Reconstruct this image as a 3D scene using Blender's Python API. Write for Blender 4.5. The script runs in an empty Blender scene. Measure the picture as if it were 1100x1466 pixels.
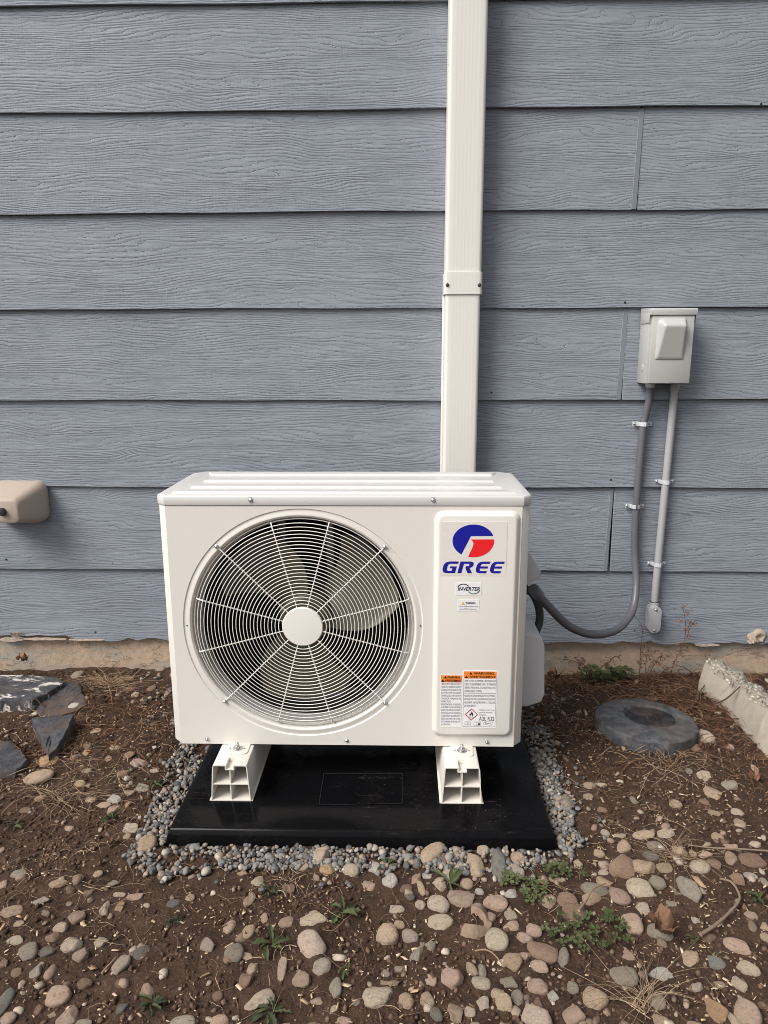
import bpy, bmesh, math, random
import numpy as np
from mathutils import Vector, Matrix, Quaternion

random.seed(7)
rng = np.random.default_rng(11)
scene = bpy.context.scene
COL = scene.collection

# ------------------------------------------------------------------ camera
FPX, PITCH, YAW, ROLL = 1046.53, 0.2164, 0.0243, -0.0028
CAMZ = 1.05
_cy, _sy, _cp, _sp = math.cos(YAW), math.sin(YAW), math.cos(PITCH), math.sin(PITCH)
FW = Vector((-_sy * _cp, _cy * _cp, -_sp))
_R = Vector((_cy, _sy, 0.0))
_U = _R.cross(FW)
RT = _R * math.cos(ROLL) + _U * math.sin(ROLL)
UP = -_R * math.sin(ROLL) + _U * math.cos(ROLL)
cam_data = bpy.data.cameras.new('camera')
cam = bpy.data.objects.new('camera', cam_data)
COL.objects.link(cam)
m = Matrix((RT, UP, -FW)).transposed().to_4x4()
m.translation = Vector((0, 0, CAMZ))
cam.matrix_world = m
cam_data.sensor_fit = 'VERTICAL'
cam_data.sensor_height = 36.0
cam_data.lens = 36.0 * FPX / 1466.0
cam_data.clip_start = 0.02
cam_data.clip_end = 500
scene.camera = cam

# ------------------------------------------------------------------ world, sun, exposure
SUN_DIR = Vector((-0.72, -0.54, 0.90)).normalized()      # towards the sun
world = bpy.data.worlds.new('World')
scene.world = world
world.use_nodes = True
wn, wl = world.node_tree.nodes, world.node_tree.links
wn.clear()
sky = wn.new('ShaderNodeTexSky')
sky.sky_type = 'NISHITA'
sky.sun_disc = False
sky.sun_elevation = math.asin(SUN_DIR.z)
sky.sun_rotation = math.atan2(SUN_DIR.x, SUN_DIR.y)
sky.air_density = 1.0
sky.dust_density = 4.0
sky.ozone_density = 1.0
hs = wn.new('ShaderNodeHueSaturation')
hs.inputs['Saturation'].default_value = 0.30
bg = wn.new('ShaderNodeBackground')
bg.inputs['Strength'].default_value = 0.066
wo = wn.new('ShaderNodeOutputWorld')
wl.new(sky.outputs[0], hs.inputs['Color'])
wl.new(hs.outputs[0], bg.inputs['Color'])
wl.new(bg.outputs[0], wo.inputs['Surface'])
sun_data = bpy.data.lights.new('sun', 'SUN')
sun_data.energy = 1.5
sun_data.angle = math.radians(32)
sun_data.color = (1.0, 0.955, 0.895)
sun = bpy.data.objects.new('sun', sun_data)
COL.objects.link(sun)
sun.rotation_euler = (-SUN_DIR).to_track_quat('-Z', 'Y').to_euler()
scene.view_settings.view_transform = 'Standard'
scene.view_settings.look = 'None'
scene.view_settings.gamma = 1.0
scene.view_settings.exposure = 1.14
scene.cycles.max_bounces = 6
scene.cycles.diffuse_bounces = 3
scene.cycles.glossy_bounces = 3
scene.cycles.caustics_reflective = False
scene.cycles.caustics_refractive = False
scene.cycles.filter_width = 0.9


# ------------------------------------------------------------------ helpers
def ray(px, py):
    return FW + RT * ((px - 550) / FPX) - UP * ((py - 733) / FPX)


def at(px, py, Y):
    """photo pixel -> point on the vertical plane y = Y"""
    d = ray(px, py)
    d = d * (Y / d.y)
    return Vector((d.x, d.y, d.z + CAMZ))


def gat(px, py, z=0.0):
    """photo pixel -> point on the horizontal plane z"""
    d = ray(px, py)
    d = d * ((z - CAMZ) / d.z)
    return Vector((d.x, d.y, z))


def tag(o, label=None, cat=None, group=None, kind=None):
    if label: o['label'] = label
    if cat: o['category'] = cat
    if group: o['group'] = group
    if kind: o['kind'] = kind
    return o


def empty(name, loc, label, cat, group=None):
    o = bpy.data.objects.new(name, None)
    o.empty_display_size = 0.05
    COL.objects.link(o)
    o.location = loc
    return tag(o, label, cat, group)


def wloc(o):
    v = Vector((0, 0, 0))
    while o is not None:
        v += o.location
        o = o.parent
    return v


def link(name, me, parent=None, loc=None):
    o = bpy.data.objects.new(name, me)
    COL.objects.link(o)
    if parent is not None:
        o.parent = parent
    if loc is not None:
        o.location = Vector(loc) - (wloc(parent) if parent is not None else Vector((0, 0, 0)))
    return o


class MB:
    """collects vertices and faces given in world metres"""
    def __init__(s):
        s.v, s.f = [], []

    def add(s, vs, fs):
        n = len(s.v)
        s.v += [Vector(p) for p in vs]
        s.f += [tuple(i + n for i in f) for f in fs]
        return s

    def box(s, a, b):
        (x0, y0, z0), (x1, y1, z1) = a, b
        return s.add([(x0, y0, z0), (x1, y0, z0), (x1, y1, z0), (x0, y1, z0), (x0, y0, z1), (x1, y0, z1), (x1, y1, z1), (x0, y1, z1)],
                     [(0, 3, 2, 1), (4, 5, 6, 7), (0, 1, 5, 4), (1, 2, 6, 5), (2, 3, 7, 6), (3, 0, 4, 7)])

    def loft(s, rings, caps=True, closed=True):
        n = len(rings[0])
        base = len(s.v)
        for r in rings:
            s.v += [Vector(p) for p in r]
        for i in range(len(rings) - 1):
            for j in range(n if closed else n - 1):
                k = (j + 1) % n
                s.f.append((base + i * n + j, base + i * n + k, base + (i + 1) * n + k, base + (i + 1) * n + j))
        if caps:
            s.f.append(tuple(base + j for j in reversed(range(n))))
            s.f.append(tuple(base + (len(rings) - 1) * n + j for j in range(n)))
        return s

    def tube(s, pts, rad, n=8, caps=True):
        pts = [Vector(p) for p in pts]
        rads = rad if isinstance(rad, (list, tuple)) else [rad] * len(pts)
        rings = []
        t = (pts[1] - pts[0]).normalized()
        u = t.cross(Vector((0.31, 0.27, 0.91)))
        if u.length < 1e-4: u = t.cross(Vector((1, 0, 0)))
        u.normalize()
        for i, p in enumerate(pts):
            if i == 0: t = pts[1] - pts[0]
            elif i == len(pts) - 1: t = pts[-1] - pts[-2]
            else: t = pts[i + 1] - pts[i - 1]
            t.normalize()
            u = (u - t * u.dot(t)).normalized()
            w = t.cross(u)
            rings.append([p + (u * math.cos(a) + w * math.sin(a)) * rads[i] for a in [2 * math.pi * j / n for j in range(n)]])
        return s.loft(rings, caps)

    def prism(s, poly, vec):
        """poly: list of 3-D points, extruded by vec"""
        vec = Vector(vec)
        return s.loft([poly, [Vector(p) + vec for p in poly]], True)

    def mesh(s, name, off=Vector((0, 0, 0)), bevel=0, seg=2, smooth=35):
        me = bpy.data.meshes.new(name)
        me.from_pydata([tuple(p - off) for p in s.v], [], s.f)
        bm = bmesh.new()
        bm.from_mesh(me)
        bmesh.ops.remove_doubles(bm, verts=bm.verts, dist=1e-6)
        bmesh.ops.recalc_face_normals(bm, faces=bm.faces)
        if bevel:
            es = [e for e in bm.edges if len(e.link_faces) == 2 and e.calc_face_angle(0) > math.radians(28)]
            bmesh.ops.bevel(bm, geom=es, offset=bevel, segments=seg, profile=0.5, affect='EDGES', clamp_overlap=True)
        bm.to_mesh(me)
        bm.free()
        if smooth:
            me.polygons.foreach_set('use_smooth', [True] * len(me.polygons))
            me.set_sharp_from_angle(angle=math.radians(smooth))
        return me

    def build(s, name, mat, parent=None, bevel=0, seg=2, smooth=35):
        off = wloc(parent) if parent is not None else Vector((0, 0, 0))
        me = s.mesh(name, off, bevel, seg, smooth)
        if mat is not None: me.materials.append(mat)
        return link(name, me, parent)


def np_mesh(name, V, F, mat, smooth=True):
    me = bpy.data.meshes.new(name)
    V = np.asarray(V, dtype=np.float32)
    F = np.asarray(F, dtype=np.int32)
    k = F.shape[1]
    me.vertices.add(len(V))
    me.vertices.foreach_set('co', V.ravel())
    me.loops.add(F.size)
    me.loops.foreach_set('vertex_index', F.ravel())
    me.polygons.add(len(F))
    me.polygons.foreach_set('loop_start', np.arange(0, F.size, k, dtype=np.int32))
    me.polygons.foreach_set('loop_total', np.full(len(F), k, dtype=np.int32))
    me.update(calc_edges=True)
    me.validate()
    if smooth: me.polygons.foreach_set('use_smooth', np.ones(len(me.polygons), dtype=bool))
    me.materials.append(mat)
    return me


def vnoise(x, y, seed=0):
    x = np.asarray(x, dtype=np.float64); y = np.asarray(y, dtype=np.float64)
    xi = np.floor(x).astype(np.int64); yi = np.floor(y).astype(np.int64)
    fx = x - xi; fy = y - yi
    fx = fx * fx * (3 - 2 * fx); fy = fy * fy * (3 - 2 * fy)

    def h(a, b):
        n = (a * 374761393 + b * 668265263 + seed * 974711) & 0x7fffffff
        n = ((n ^ (n >> 13)) * 1274126177) & 0x7fffffff
        return ((n ^ (n >> 16)) & 0xffff) / 65535.0
    return (h(xi, yi) * (1 - fx) + h(xi + 1, yi) * fx) * (1 - fy) + (h(xi, yi + 1) * (1 - fx) + h(xi + 1, yi + 1) * fx) * fy


def fbm(x, y, sc, octv=4, seed=0):
    s, a, tot = 0, 1.0, 0
    for i in range(octv):
        s = s + a * (vnoise(x * sc + 57.3 * i + 300, y * sc + 23.1 * i + 300, seed + i) - 0.5)
        tot += a; a *= 0.5; sc *= 2.1
    return s / tot


# ------------------------------------------------------------------ materials
def srgb(r, g, b):
    return tuple(((c / 255) / 12.92 if c / 255 < 0.04045 else ((c / 255 + 0.055) / 1.055) ** 2.4) for c in (r, g, b))


class NT:
    def __init__(s, name):
        s.m = bpy.data.materials.new(name)
        s.m.use_nodes = True
        s.n, s.l = s.m.node_tree.nodes, s.m.node_tree.links
        s.b = s.n['Principled BSDF']
        s.o = s.n['Material Output']

    def new(s, t, **kw):
        nd = s.n.new(t)
        for k, v in kw.items(): setattr(nd, k, v)
        return nd

    def put(s, sock, v):
        if hasattr(v, 'is_linked') or hasattr(v, 'links'): s.l.new(v, sock)
        else: sock.default_value = v

    def math(s, op, a, b=0.0, c=None, clamp=False):
        nd = s.new('ShaderNodeMath', operation=op, use_clamp=clamp)
        s.put(nd.inputs[0], a); s.put(nd.inputs[1], b)
        if c is not None: s.put(nd.inputs[2], c)
        return nd.outputs[0]

    def coord(s, kind='Object'):
        return s.new('ShaderNodeTexCoord').outputs[kind]

    def mapping(s, vec, scale=(1, 1, 1), loc=(0, 0, 0)):
        nd = s.new('ShaderNodeMapping')
        s.put(nd.inputs['Vector'], vec)
        s.put(nd.inputs['Scale'], scale)
        s.put(nd.inputs['Location'], loc)
        return nd.outputs[0]

    def noise(s, vec, scale=5.0, detail=3.0, rough=0.5, dist=0.0):
        nd = s.new('ShaderNodeTexNoise')
        s.put(nd.inputs['Vector'], vec)
        nd.inputs['Scale'].default_value = scale
        nd.inputs['Detail'].default_value = detail
        nd.inputs['Roughness'].default_value = rough
        nd.inputs['Distortion'].default_value = dist
        return nd.outputs[0]

    def ramp(s, fac, stops, interp='LINEAR'):
        nd = s.new('ShaderNodeValToRGB')
        nd.color_ramp.interpolation = interp
        els = nd.color_ramp.elements
        while len(els) < len(stops): els.new(0.5)
        for e, (p, c) in zip(els, stops):
            e.position = p
            e.color = tuple(c) + (1,) if not isinstance(c, (int, float)) else (c, c, c, 1)
        s.put(nd.inputs[0], fac)
        return nd.outputs[0]

    def mix(s, fac, a, b, mode='MIX'):
        nd = s.new('ShaderNodeMix', data_type='RGBA', blend_type=mode)
        s.put(nd.inputs[0], fac)
        for sock, v in ((nd.inputs[6], a), (nd.inputs[7], b)):
            if isinstance(v, tuple): v = v + (1,) if len(v) == 3 else v
            s.put(sock, v)
        return nd.outputs[2]

    def bump(s, h, dist=0.002, strength=1.0, normal=None):
        nd = s.new('ShaderNodeBump')
        nd.inputs['Strength'].default_value = strength
        nd.inputs['Distance'].default_value = dist
        s.put(nd.inputs['Height'], h)
        if normal is not None: s.put(nd.inputs['Normal'], normal)
        s.l.new(nd.outputs[0], s.b.inputs['Normal'])
        return nd.outputs[0]

    def set(s, color=None, rough=None, metal=None, spec=None):
        if color is not None: s.put(s.b.inputs['Base Color'], color + (1,) if isinstance(color, tuple) and len(color) == 3 else color)
        if rough is not None: s.put(s.b.inputs['Roughness'], rough)
        if metal is not None: s.b.inputs['Metallic'].default_value = metal
        if spec is not None: s.b.inputs['Specular IOR Level'].default_value = spec
        return s.m


def simple(name, color, rough=0.5, metal=0.0, var=0.06, bump=0.0, scale=30.0, spec=0.5):
    t = NT(name)
    c = t.coord()
    n = t.noise(c, scale, 4, 0.55)
    n2 = t.noise(c, scale * 0.13 + 1, 3, 0.5)
    col = t.mix(t.math('MULTIPLY_ADD', n, 0.6, t.math('MULTIPLY', n2, 0.4)), tuple(x * (1 - var) for x in color), tuple(min(1, x * (1 + var)) for x in color))
    t.set(col, t.math('MULTIPLY_ADD', n2, 0.12, rough - 0.06), metal, spec)
    if bump: t.bump(n, bump, 0.6)
    return t.m


def make_siding_mat():
    t = NT('painted_hardboard_siding')
    oi = t.new('ShaderNodeObjectInfo').outputs['Random']
    co = t.coord()
    comb = t.new('ShaderNodeCombineXYZ')
    t.put(comb.inputs[0], t.math('MULTIPLY', oi, 53.0)); t.put(comb.inputs[2], t.math('MULTIPLY', oi, 31.0))
    va = t.new('ShaderNodeVectorMath', operation='ADD')
    t.put(va.inputs[0], co); t.put(va.inputs[1], comb.outputs[0])
    v = va.outputs[0]
    sep = t.new('ShaderNodeSeparateXYZ'); t.put(sep.inputs[0], v)
    n1 = t.noise(t.mapping(v, (0.9, 1, 4.6)), 2.0, 2.0, 0.5, 0.35)
    n2 = t.noise(t.mapping(v, (7, 1, 40)), 1.0, 3.0, 0.65)
    n3 = t.noise(t.mapping(v, (40, 1, 90)), 1.0, 2.0, 0.5)
    ph = t.math('MULTIPLY_ADD', sep.outputs[2], 118.0, t.math('MULTIPLY', n1, 14.0))
    ph = t.math('MULTIPLY_ADD', n2, 1.9, ph)
    ph = t.math('MULTIPLY_ADD', n3, 0.35, ph)
    fr = t.math('FRACT', ph)
    # sawtooth growth rings: a sharp groove, then a gentle rise
    groove = t.ramp(fr, [(0.0, 0.45), (0.05, 0.0), (0.11, 0.72), (0.50, 1.0), (1.0, 0.70)])
    mask = t.ramp(t.noise(t.mapping(v, (2.2, 1, 13)), 1.6, 3, 0.6), [(0.30, 0.15), (0.62, 1.0)])
    h = t.math('MULTIPLY', groove, mask)
    ticks = t.noise(t.mapping(v, (230, 1, 16)), 1.0, 1.0, 0.4)
    h = t.math('MULTIPLY_ADD', ticks, 0.22, h)
    fine = t.noise(t.mapping(v, (30, 1, 260)), 1.0, 2.0, 0.5)
    h = t.math('MULTIPLY_ADD', fine, 0.22, h)
    big = t.noise(v, 3.3, 4, 0.6)
    spot = t.ramp(t.noise(t.mapping(v, (1, 1, 1.3)), 8.0, 3, 0.5), [(0.60, 0.0), (0.74, 1.0)])
    col = t.mix(big, (0.188, 0.211, 0.250), (0.276, 0.302, 0.348))
    col = t.mix(t.math('MULTIPLY', spot, 0.38), col, (0.16, 0.18, 0.22))
    chalk = t.ramp(t.noise(t.mapping(v, (5, 1, 12)), 4.0, 4, 0.6), [(0.45, 0.0), (0.8, 1.0)])
    col = t.mix(t.math('MULTIPLY', chalk, 0.20), col, (0.36, 0.38, 0.42))
    t.set(col, t.math('MULTIPLY_ADD', big, 0.15, 0.50), 0, 0.35)
    t.bump(h, 0.0024, 0.9)
    return t.m


M = {}
M['siding'] = make_siding_mat()
M['siding_plain'] = simple('painted_metal_strip', (0.182, 0.200, 0.235), 0.5, bump=0.0006)
M['cream'] = simple('cream_powder_coat', (0.72, 0.686, 0.640), 0.40, var=0.02, bump=0.00008, scale=700)
M['cream_plastic'] = simple('cream_plastic', (0.66, 0.62, 0.56), 0.45, var=0.03)
M['lid'] = simple('cream_lid_paint', (0.60, 0.59, 0.575), 0.33, var=0.02, bump=0.00008, scale=500)
M['duct'] = simple('ivory_vinyl', (0.72, 0.695, 0.65), 0.40, var=0.02)
M['grille'] = simple('white_grille_coat', (0.78, 0.755, 0.71), 0.35, var=0.02)
M['rail'] = simple('cream_pvc_rail', (0.72, 0.68, 0.62), 0.45, var=0.05, scale=60)
M['steel'] = simple('zinc_steel', (0.60, 0.61, 0.62), 0.30, 1.0, 0.15, scale=200)
M['galv'] = simple('galvanised_strap', (0.66, 0.68, 0.72), 0.38, 0.25, 0.12, scale=120)
M['dark_steel'] = simple('dark_screw', (0.06, 0.06, 0.06), 0.4, 0.6)
M['blade'] = simple('olive_fan_plastic', (0.088, 0.084, 0.052), 0.45, var=0.05)
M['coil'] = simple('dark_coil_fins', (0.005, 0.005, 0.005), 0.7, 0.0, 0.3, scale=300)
M['bell'] = simple('dark_bell_mouth', (0.33, 0.32, 0.30), 0.5)
M['inner'] = simple('inner_grey_metal', (0.30, 0.30, 0.29), 0.45, 0.3)
M['black'] = simple('black_void', (0.008, 0.008, 0.009), 0.8)
M['black_rubber'] = simple('black_rubber', (0.02, 0.02, 0.022), 0.55)
M['grey_box'] = simple('grey_enamel_box', (0.46, 0.467, 0.45), 0.32, var=0.04, scale=50)
M['conduit'] = simple('grey_pvc_conduit', (0.37, 0.37, 0.385), 0.45, var=0.06)
M['flex'] = simple('grey_liquidtight_jacket', (0.125, 0.127, 0.145), 0.36, var=0.08)
M['side_cover'] = simple('pale_grey_plastic', (0.55, 0.545, 0.55), 0.5, var=0.03)
M['tan_cover'] = simple('tan_foam_cover', (0.42, 0.345, 0.285), 0.6, var=0.06, bump=0.0004, scale=250)
M['foam'] = simple('cream_foam_filler', (0.42, 0.34, 0.26), 0.85, var=0.6, bump=0.012, scale=70)
M['peel'] = simple('raw_board_edge', (0.40, 0.32, 0.26), 0.85, var=0.6, bump=0.006, scale=110)
M['paper'] = simple('white_sticker', (0.80, 0.79, 0.80), 0.35, var=0.01)
M['paper_clear'] = simple('pale_sticker', (0.735, 0.70, 0.66), 0.28, var=0.01)
M['ink_blue'] = simple('blue_print', (0.010, 0.012, 0.30), 0.35, var=0.03)
M['ink_red'] = simple('red_print', (0.80, 0.018, 0.022), 0.35, var=0.02)
M['ink_black'] = simple('black_print', (0.012, 0.012, 0.014), 0.4)
M['ink_grey'] = simple('grey_print', (0.16, 0.16, 0.22), 0.4)
M['ink_navy'] = simple('navy_print', (0.012, 0.015, 0.06), 0.35)
M['ink_green'] = simple('green_print', (0.03, 0.16, 0.07), 0.35)
M['ink_orange'] = simple('orange_print', (0.90, 0.24, 0.03), 0.35, var=0.02)
M['ink_amber'] = simple('amber_print', (0.75, 0.45, 0.05), 0.35)
M['ink_crimson'] = simple('crimson_print', (0.42, 0.015, 0.05), 0.35)


def make_pad_mat(name, base):
    t = NT(name)
    c = t.coord()
    big = t.noise(c, 7, 4, 0.6)
    dust = t.ramp(t.noise(c, 240, 2, 0.5), [(0.70, 0.0), (0.78, 1.0)])
    zone = t.ramp(t.noise(c, 5, 3, 0.6), [(0.40, 0.0), (0.66, 1.0)])
    haze = t.ramp(t.noise(c, 11, 6, 0.7), [(0.50, 0.0), (0.75, 1.0)])
    scr = t.ramp(t.noise(t.mapping(c, (14, 160, 14)), 1.0, 2, 0.5), [(0.66, 0.0), (0.76, 1.0)])
    f = t.math('ADD', t.math('MULTIPLY', t.math('MULTIPLY', dust, zone), 0.6), t.math('MULTIPLY', t.math('MULTIPLY', scr, zone), 0.10), clamp=True)
    f = t.math('ADD', f, t.math('MULTIPLY', haze, 0.014), clamp=True)
    t.set(t.mix(f, base, (0.24, 0.20, 0.165)), t.math('MULTIPLY_ADD', haze, 0.35, t.math('MULTIPLY_ADD', big, 0.12, 0.09)), 0, 0.11)
    t.bump(t.noise(c, 40, 3, 0.5), 0.0006, 0.4)
    return t.m


def make_soil_mat():
    t = NT('brown_soil')
    c = t.coord()
    big = t.noise(c, 2.6, 4, 0.6)
    mid = t.noise(c, 26, 5, 0.65)
    fin = t.noise(c, 190, 4, 0.7)
    col = t.mix(t.ramp(big, [(0.32, 0.0), (0.68, 1.0)]), (0.046, 0.0245, 0.0150), (0.100, 0.058, 0.038))
    col = t.mix(t.ramp(mid, [(0.3, 0.0), (0.75, 1.0)]), col, (0.036, 0.021, 0.015), 'MIX')
    col = t.mix(t.math('MULTIPLY', t.ramp(fin, [(0.5, 0.0), (0.72, 1.0)]), 0.5), col, (0.16, 0.11, 0.08))
    speck = t.ramp(t.noise(c, 420, 2, 0.5), [(0.70, 0.0), (0.76, 1.0)])
    col = t.mix(t.math('MULTIPLY', speck, 0.55), col, (0.36, 0.27, 0.19))
    t.set(col, 0.92, 0, 0.2)
    h = t.math('MULTIPLY_ADD', fin, 0.45, mid)
    t.bump(h, 0.012, 0.9)
    return t.m


def make_foundation_mat():
    t = NT('stained_concrete')
    c = t.coord()
    n = t.noise(t.mapping(c, (1.6, 1, 5)), 1.5, 4, 0.6, 0.8)
    f = t.noise(c, 45, 5, 0.65)
    s = t.noise(c, 220, 3, 0.6)
    col = t.mix(t.ramp(n, [(0.44, 0.0), (0.56, 1.0)]), (0.37, 0.345, 0.30), (0.48, 0.36, 0.265))
    col = t.mix(t.math('MULTIPLY', t.ramp(f, [(0.45, 0.0), (0.75, 1.0)]), 0.6), col, (0.25, 0.20, 0.155))
    crack = t.ramp(t.math('ABSOLUTE', t.math('SUBTRACT', t.noise(t.mapping(c, (1, 1, 2.6)), 2.1, 6, 0.65), 0.5)), [(0.0, 1.0), (0.004, 0.0)])
    col = t.mix(t.math('MULTIPLY', crack, 0.22), col, (0.10, 0.075, 0.055))
    t.set(col, 0.85, 0, 0.25)
    h = t.math('SUBTRACT', t.math('MULTIPLY_ADD', s, 0.4, f), t.math('MULTIPLY', crack, 0.8))
    t.bump(h, 0.004, 0.8)
    return t.m


def make_concrete_mat(name, agg):
    t = NT(name)
    c = t.coord()
    vor = t.new('ShaderNodeTexVoronoi'); t.put(vor.inputs['Vector'], c); vor.inputs['Scale'].default_value = 95
    f = t.noise(c, 30, 5, 0.65)
    s = t.noise(c, 240, 3, 0.6)
    col = t.mix(f, (0.26, 0.225, 0.18), (0.46, 0.41, 0.345))
    if agg:
        sp = t.new('ShaderNodeSeparateColor'); t.put(sp.inputs[0], vor.outputs['Color'])
        a = t.ramp(sp.outputs[0], [(0.0, (0.30, 0.26, 0.22)), (0.35, (0.62, 0.57, 0.49)), (0.7, (0.74, 0.68, 0.58)), (1.0, (0.40, 0.36, 0.33))])
        col = t.mix(t.ramp(vor.outputs['Distance'], [(0.25, 1.0), (0.45, 0.0)]), col, a)
        h = t.math('SUBTRACT', s, t.math('MULTIPLY', vor.outputs['Distance'], 1.5))
        t.bump(h, 0.006, 0.9)
    else:
        t.bump(t.math('MULTIPLY_ADD', s, 0.5, f), 0.003, 0.8)
    t.set(col, 0.88, 0, 0.25)
    return t.m


def make_slate_mat(name, a, b, white=0.0, dirt=0.5):
    t = NT(name)
    c = t.coord()
    n = t.noise(c, 16, 6, 0.7)
    s = t.noise(c, 120, 4, 0.7)
    col = t.mix(n, a, b)
    col = t.mix(t.math('MULTIPLY', t.ramp(s, [(0.55, 0.0), (0.75, 1.0)]), 0.4), col, tuple(x * 2.0 for x in b))
    col = t.mix(t.ramp(t.noise(c, 34, 5, 0.7), [(0.40, 0.0), (0.62, 1.0)]), t.mix(1.0, col, (0.5, 0.5, 0.52), 'MULTIPLY'), col)
    d = t.ramp(t.noise(c, 9, 5, 0.7), [(0.46, 0.0), (0.62, 1.0)])
    col = t.mix(t.math('MULTIPLY', d, dirt), col, (0.12, 0.08, 0.058))
    if white:
        w = t.ramp(t.noise(t.mapping(c, (1, 2.2, 1)), 15, 5, 0.7), [(0.55, 0.0), (0.60, 1.0)])
        col = t.mix(t.math('MULTIPLY', w, white), col, (0.62, 0.58, 0.54))
    t.set(col, 0.75, 0, 0.3)
    t.bump(t.math('MULTIPLY_ADD', s, 0.4, n), 0.007, 0.9)
    return t.m


def make_stone_mat():
    t = NT('river_stone')
    oi = t.new('ShaderNodeObjectInfo')
    c = t.coord()
    comb = t.new('ShaderNodeCombineXYZ')
    t.put(comb.inputs[0], t.math('MULTIPLY', oi.outputs['Random'], 40.0)); t.put(comb.inputs[1], t.math('MULTIPLY', oi.outputs['Random'], 17.0))
    va = t.new('ShaderNodeVectorMath', operation='ADD'); t.put(va.inputs[0], c); t.put(va.inputs[1], comb.outputs[0])
    v = va.outputs[0]
    big = t.noise(v, 1.6, 4, 0.6)
    mid = t.noise(v, 6, 5, 0.7)
    fin = t.noise(v, 30, 4, 0.7)
    base = oi.outputs['Color']
    col = t.mix(t.ramp(mid, [(0.3, 0.0), (0.7, 1.0)]), t.mix(1.0, base, (0.80, 0.76, 0.72), 'MULTIPLY'), t.mix(1.0, base, (1.20, 1.19, 1.17), 'MULTIPLY'))
    col = t.mix(t.math('MULTIPLY', t.ramp(big, [(0.54, 0.0), (0.68, 1.0)]), 0.32), col, (0.46, 0.31, 0.215))
    col = t.mix(t.math('MULTIPLY', t.ramp(fin, [(0.53, 0.0), (0.66, 1.0)]), 0.26), col, (0.12, 0.095, 0.078))
    soil = t.ramp(t.noise(v, 2.3, 5, 0.75), [(0.54, 0.0), (0.64, 1.0)])
    col = t.mix(t.math('MULTIPLY', soil, 0.42), col, (0.12, 0.08, 0.058))
    t.set(col, 0.72, 0, 0.3)
    t.bump(t.math('MULTIPLY_ADD', fin, 0.6, mid), 0.0095, 1.0)
    return t.m


def make_island_mat(name, stops, rough=0.8, bump=0.002, scale=150, metal=0):
    """colour by piece: each loose piece has a colour of its own"""
    t = NT(name)
    g = t.new('ShaderNodeNewGeometry')
    c = t.coord()
    n = t.noise(c, scale, 4, 0.65)
    col = t.ramp(g.outputs['Random Per Island'], stops)
    col = t.mix(n, t.mix(1.0, col, (0.72, 0.70, 0.68), 'MULTIPLY'), t.mix(1.0, col, (1.2, 1.2, 1.2), 'MULTIPLY'))
    t.set(col, rough, metal, 0.3)
    t.bump(n, bump, 0.6)
    return t.m


def make_leaf_mat(name, a, b):
    t = NT(name)
    c = t.coord()
    g = t.new('ShaderNodeObjectInfo').outputs['Random']
    n = t.noise(c, 60, 4, 0.6)
    col = t.mix(t.math('MULTIPLY_ADD', n, 0.6, t.math('MULTIPLY', g, 0.4)), a, b)
    t.set(col, 0.6, 0, 0.3)
    t.bump(n, 0.002, 0.5)
    return t.m


M['pad'] = make_pad_mat('black_pad_plastic', (0.0038, 0.0038, 0.0045))
M['pad_glint'] = make_pad_mat('glint_pad_plastic', (0.020, 0.020, 0.022))  # greyer base: specular glint on the raised frame and mark painted into the colour
M['soil'] = make_soil_mat()
M['foundation'] = make_foundation_mat()
M['concrete'] = make_concrete_mat('grey_cast_concrete', False)
M['aggregate'] = make_concrete_mat('broken_concrete_aggregate', True)
M['slate'] = make_slate_mat('dark_slate', (0.045, 0.047, 0.055), (0.105, 0.108, 0.12), 0.0)
M['slate_dark'] = make_slate_mat('dark_pitted_stone', (0.02, 0.02, 0.023), (0.055, 0.055, 0.06), 0.0, 0.5)
M['slate_white'] = make_slate_mat('lime_stained_slate', (0.05, 0.05, 0.057), (0.12, 0.12, 0.13), 0.95, 0.4)
M['slate_dirty'] = make_slate_mat('dirt_covered_slate', (0.05, 0.05, 0.057), (0.10, 0.10, 0.11), 0.0, 0.95)
M['granite'] = make_slate_mat('blue_grey_granite', (0.06, 0.063, 0.07), (0.18, 0.185, 0.195), 0.0, 0.35)
M['stone'] = make_stone_mat()
M['gravel'] = make_island_mat('pea_gravel', [(0.0, (0.075, 0.075, 0.078)), (0.35, (0.155, 0.152, 0.152)), (0.68, (0.245, 0.232, 0.215)), (0.82, (0.27, 0.20, 0.145)), (0.93, (0.42, 0.385, 0.335)), (1.0, (0.12, 0.095, 0.075))], 0.7)
M['clod'] = make_island_mat('soil_crumbs', [(0.0, (0.036, 0.020, 0.013)), (0.6, (0.088, 0.050, 0.033)), (1.0, (0.17, 0.108, 0.076))], 0.95, 0.004)
M['pebble'] = make_island_mat('small_pebbles', [(0.0, (0.13, 0.09, 0.066)), (0.45, (0.24, 0.175, 0.13)), (0.8, (0.33, 0.27, 0.215)), (1.0, (0.48, 0.41, 0.34))], 0.8)
M['chip'] = make_island_mat('pale_wood_chips', [(0.0, (0.30, 0.20, 0.12)), (0.5, (0.50, 0.37, 0.23)), (1.0, (0.66, 0.55, 0.40))], 0.8)
M['straw'] = make_island_mat('dry_rootlets', [(0.0, (0.11, 0.062, 0.035)), (0.5, (0.24, 0.155, 0.095)), (1.0, (0.48, 0.37, 0.25))], 0.8)
M['mulch'] = make_island_mat('brown_leaf_litter', [(0.0, (0.075, 0.036, 0.020)), (0.6, (0.17, 0.085, 0.046)), (1.0, (0.30, 0.18, 0.105))], 0.85)
M['bark'] = simple('dry_bark', (0.23, 0.165, 0.115), 0.85, var=0.5, bump=0.006, scale=90)
M['twig'] = simple('grey_brown_twig', (0.20, 0.145, 0.105), 0.8, var=0.25, bump=0.001, scale=80)
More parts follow.
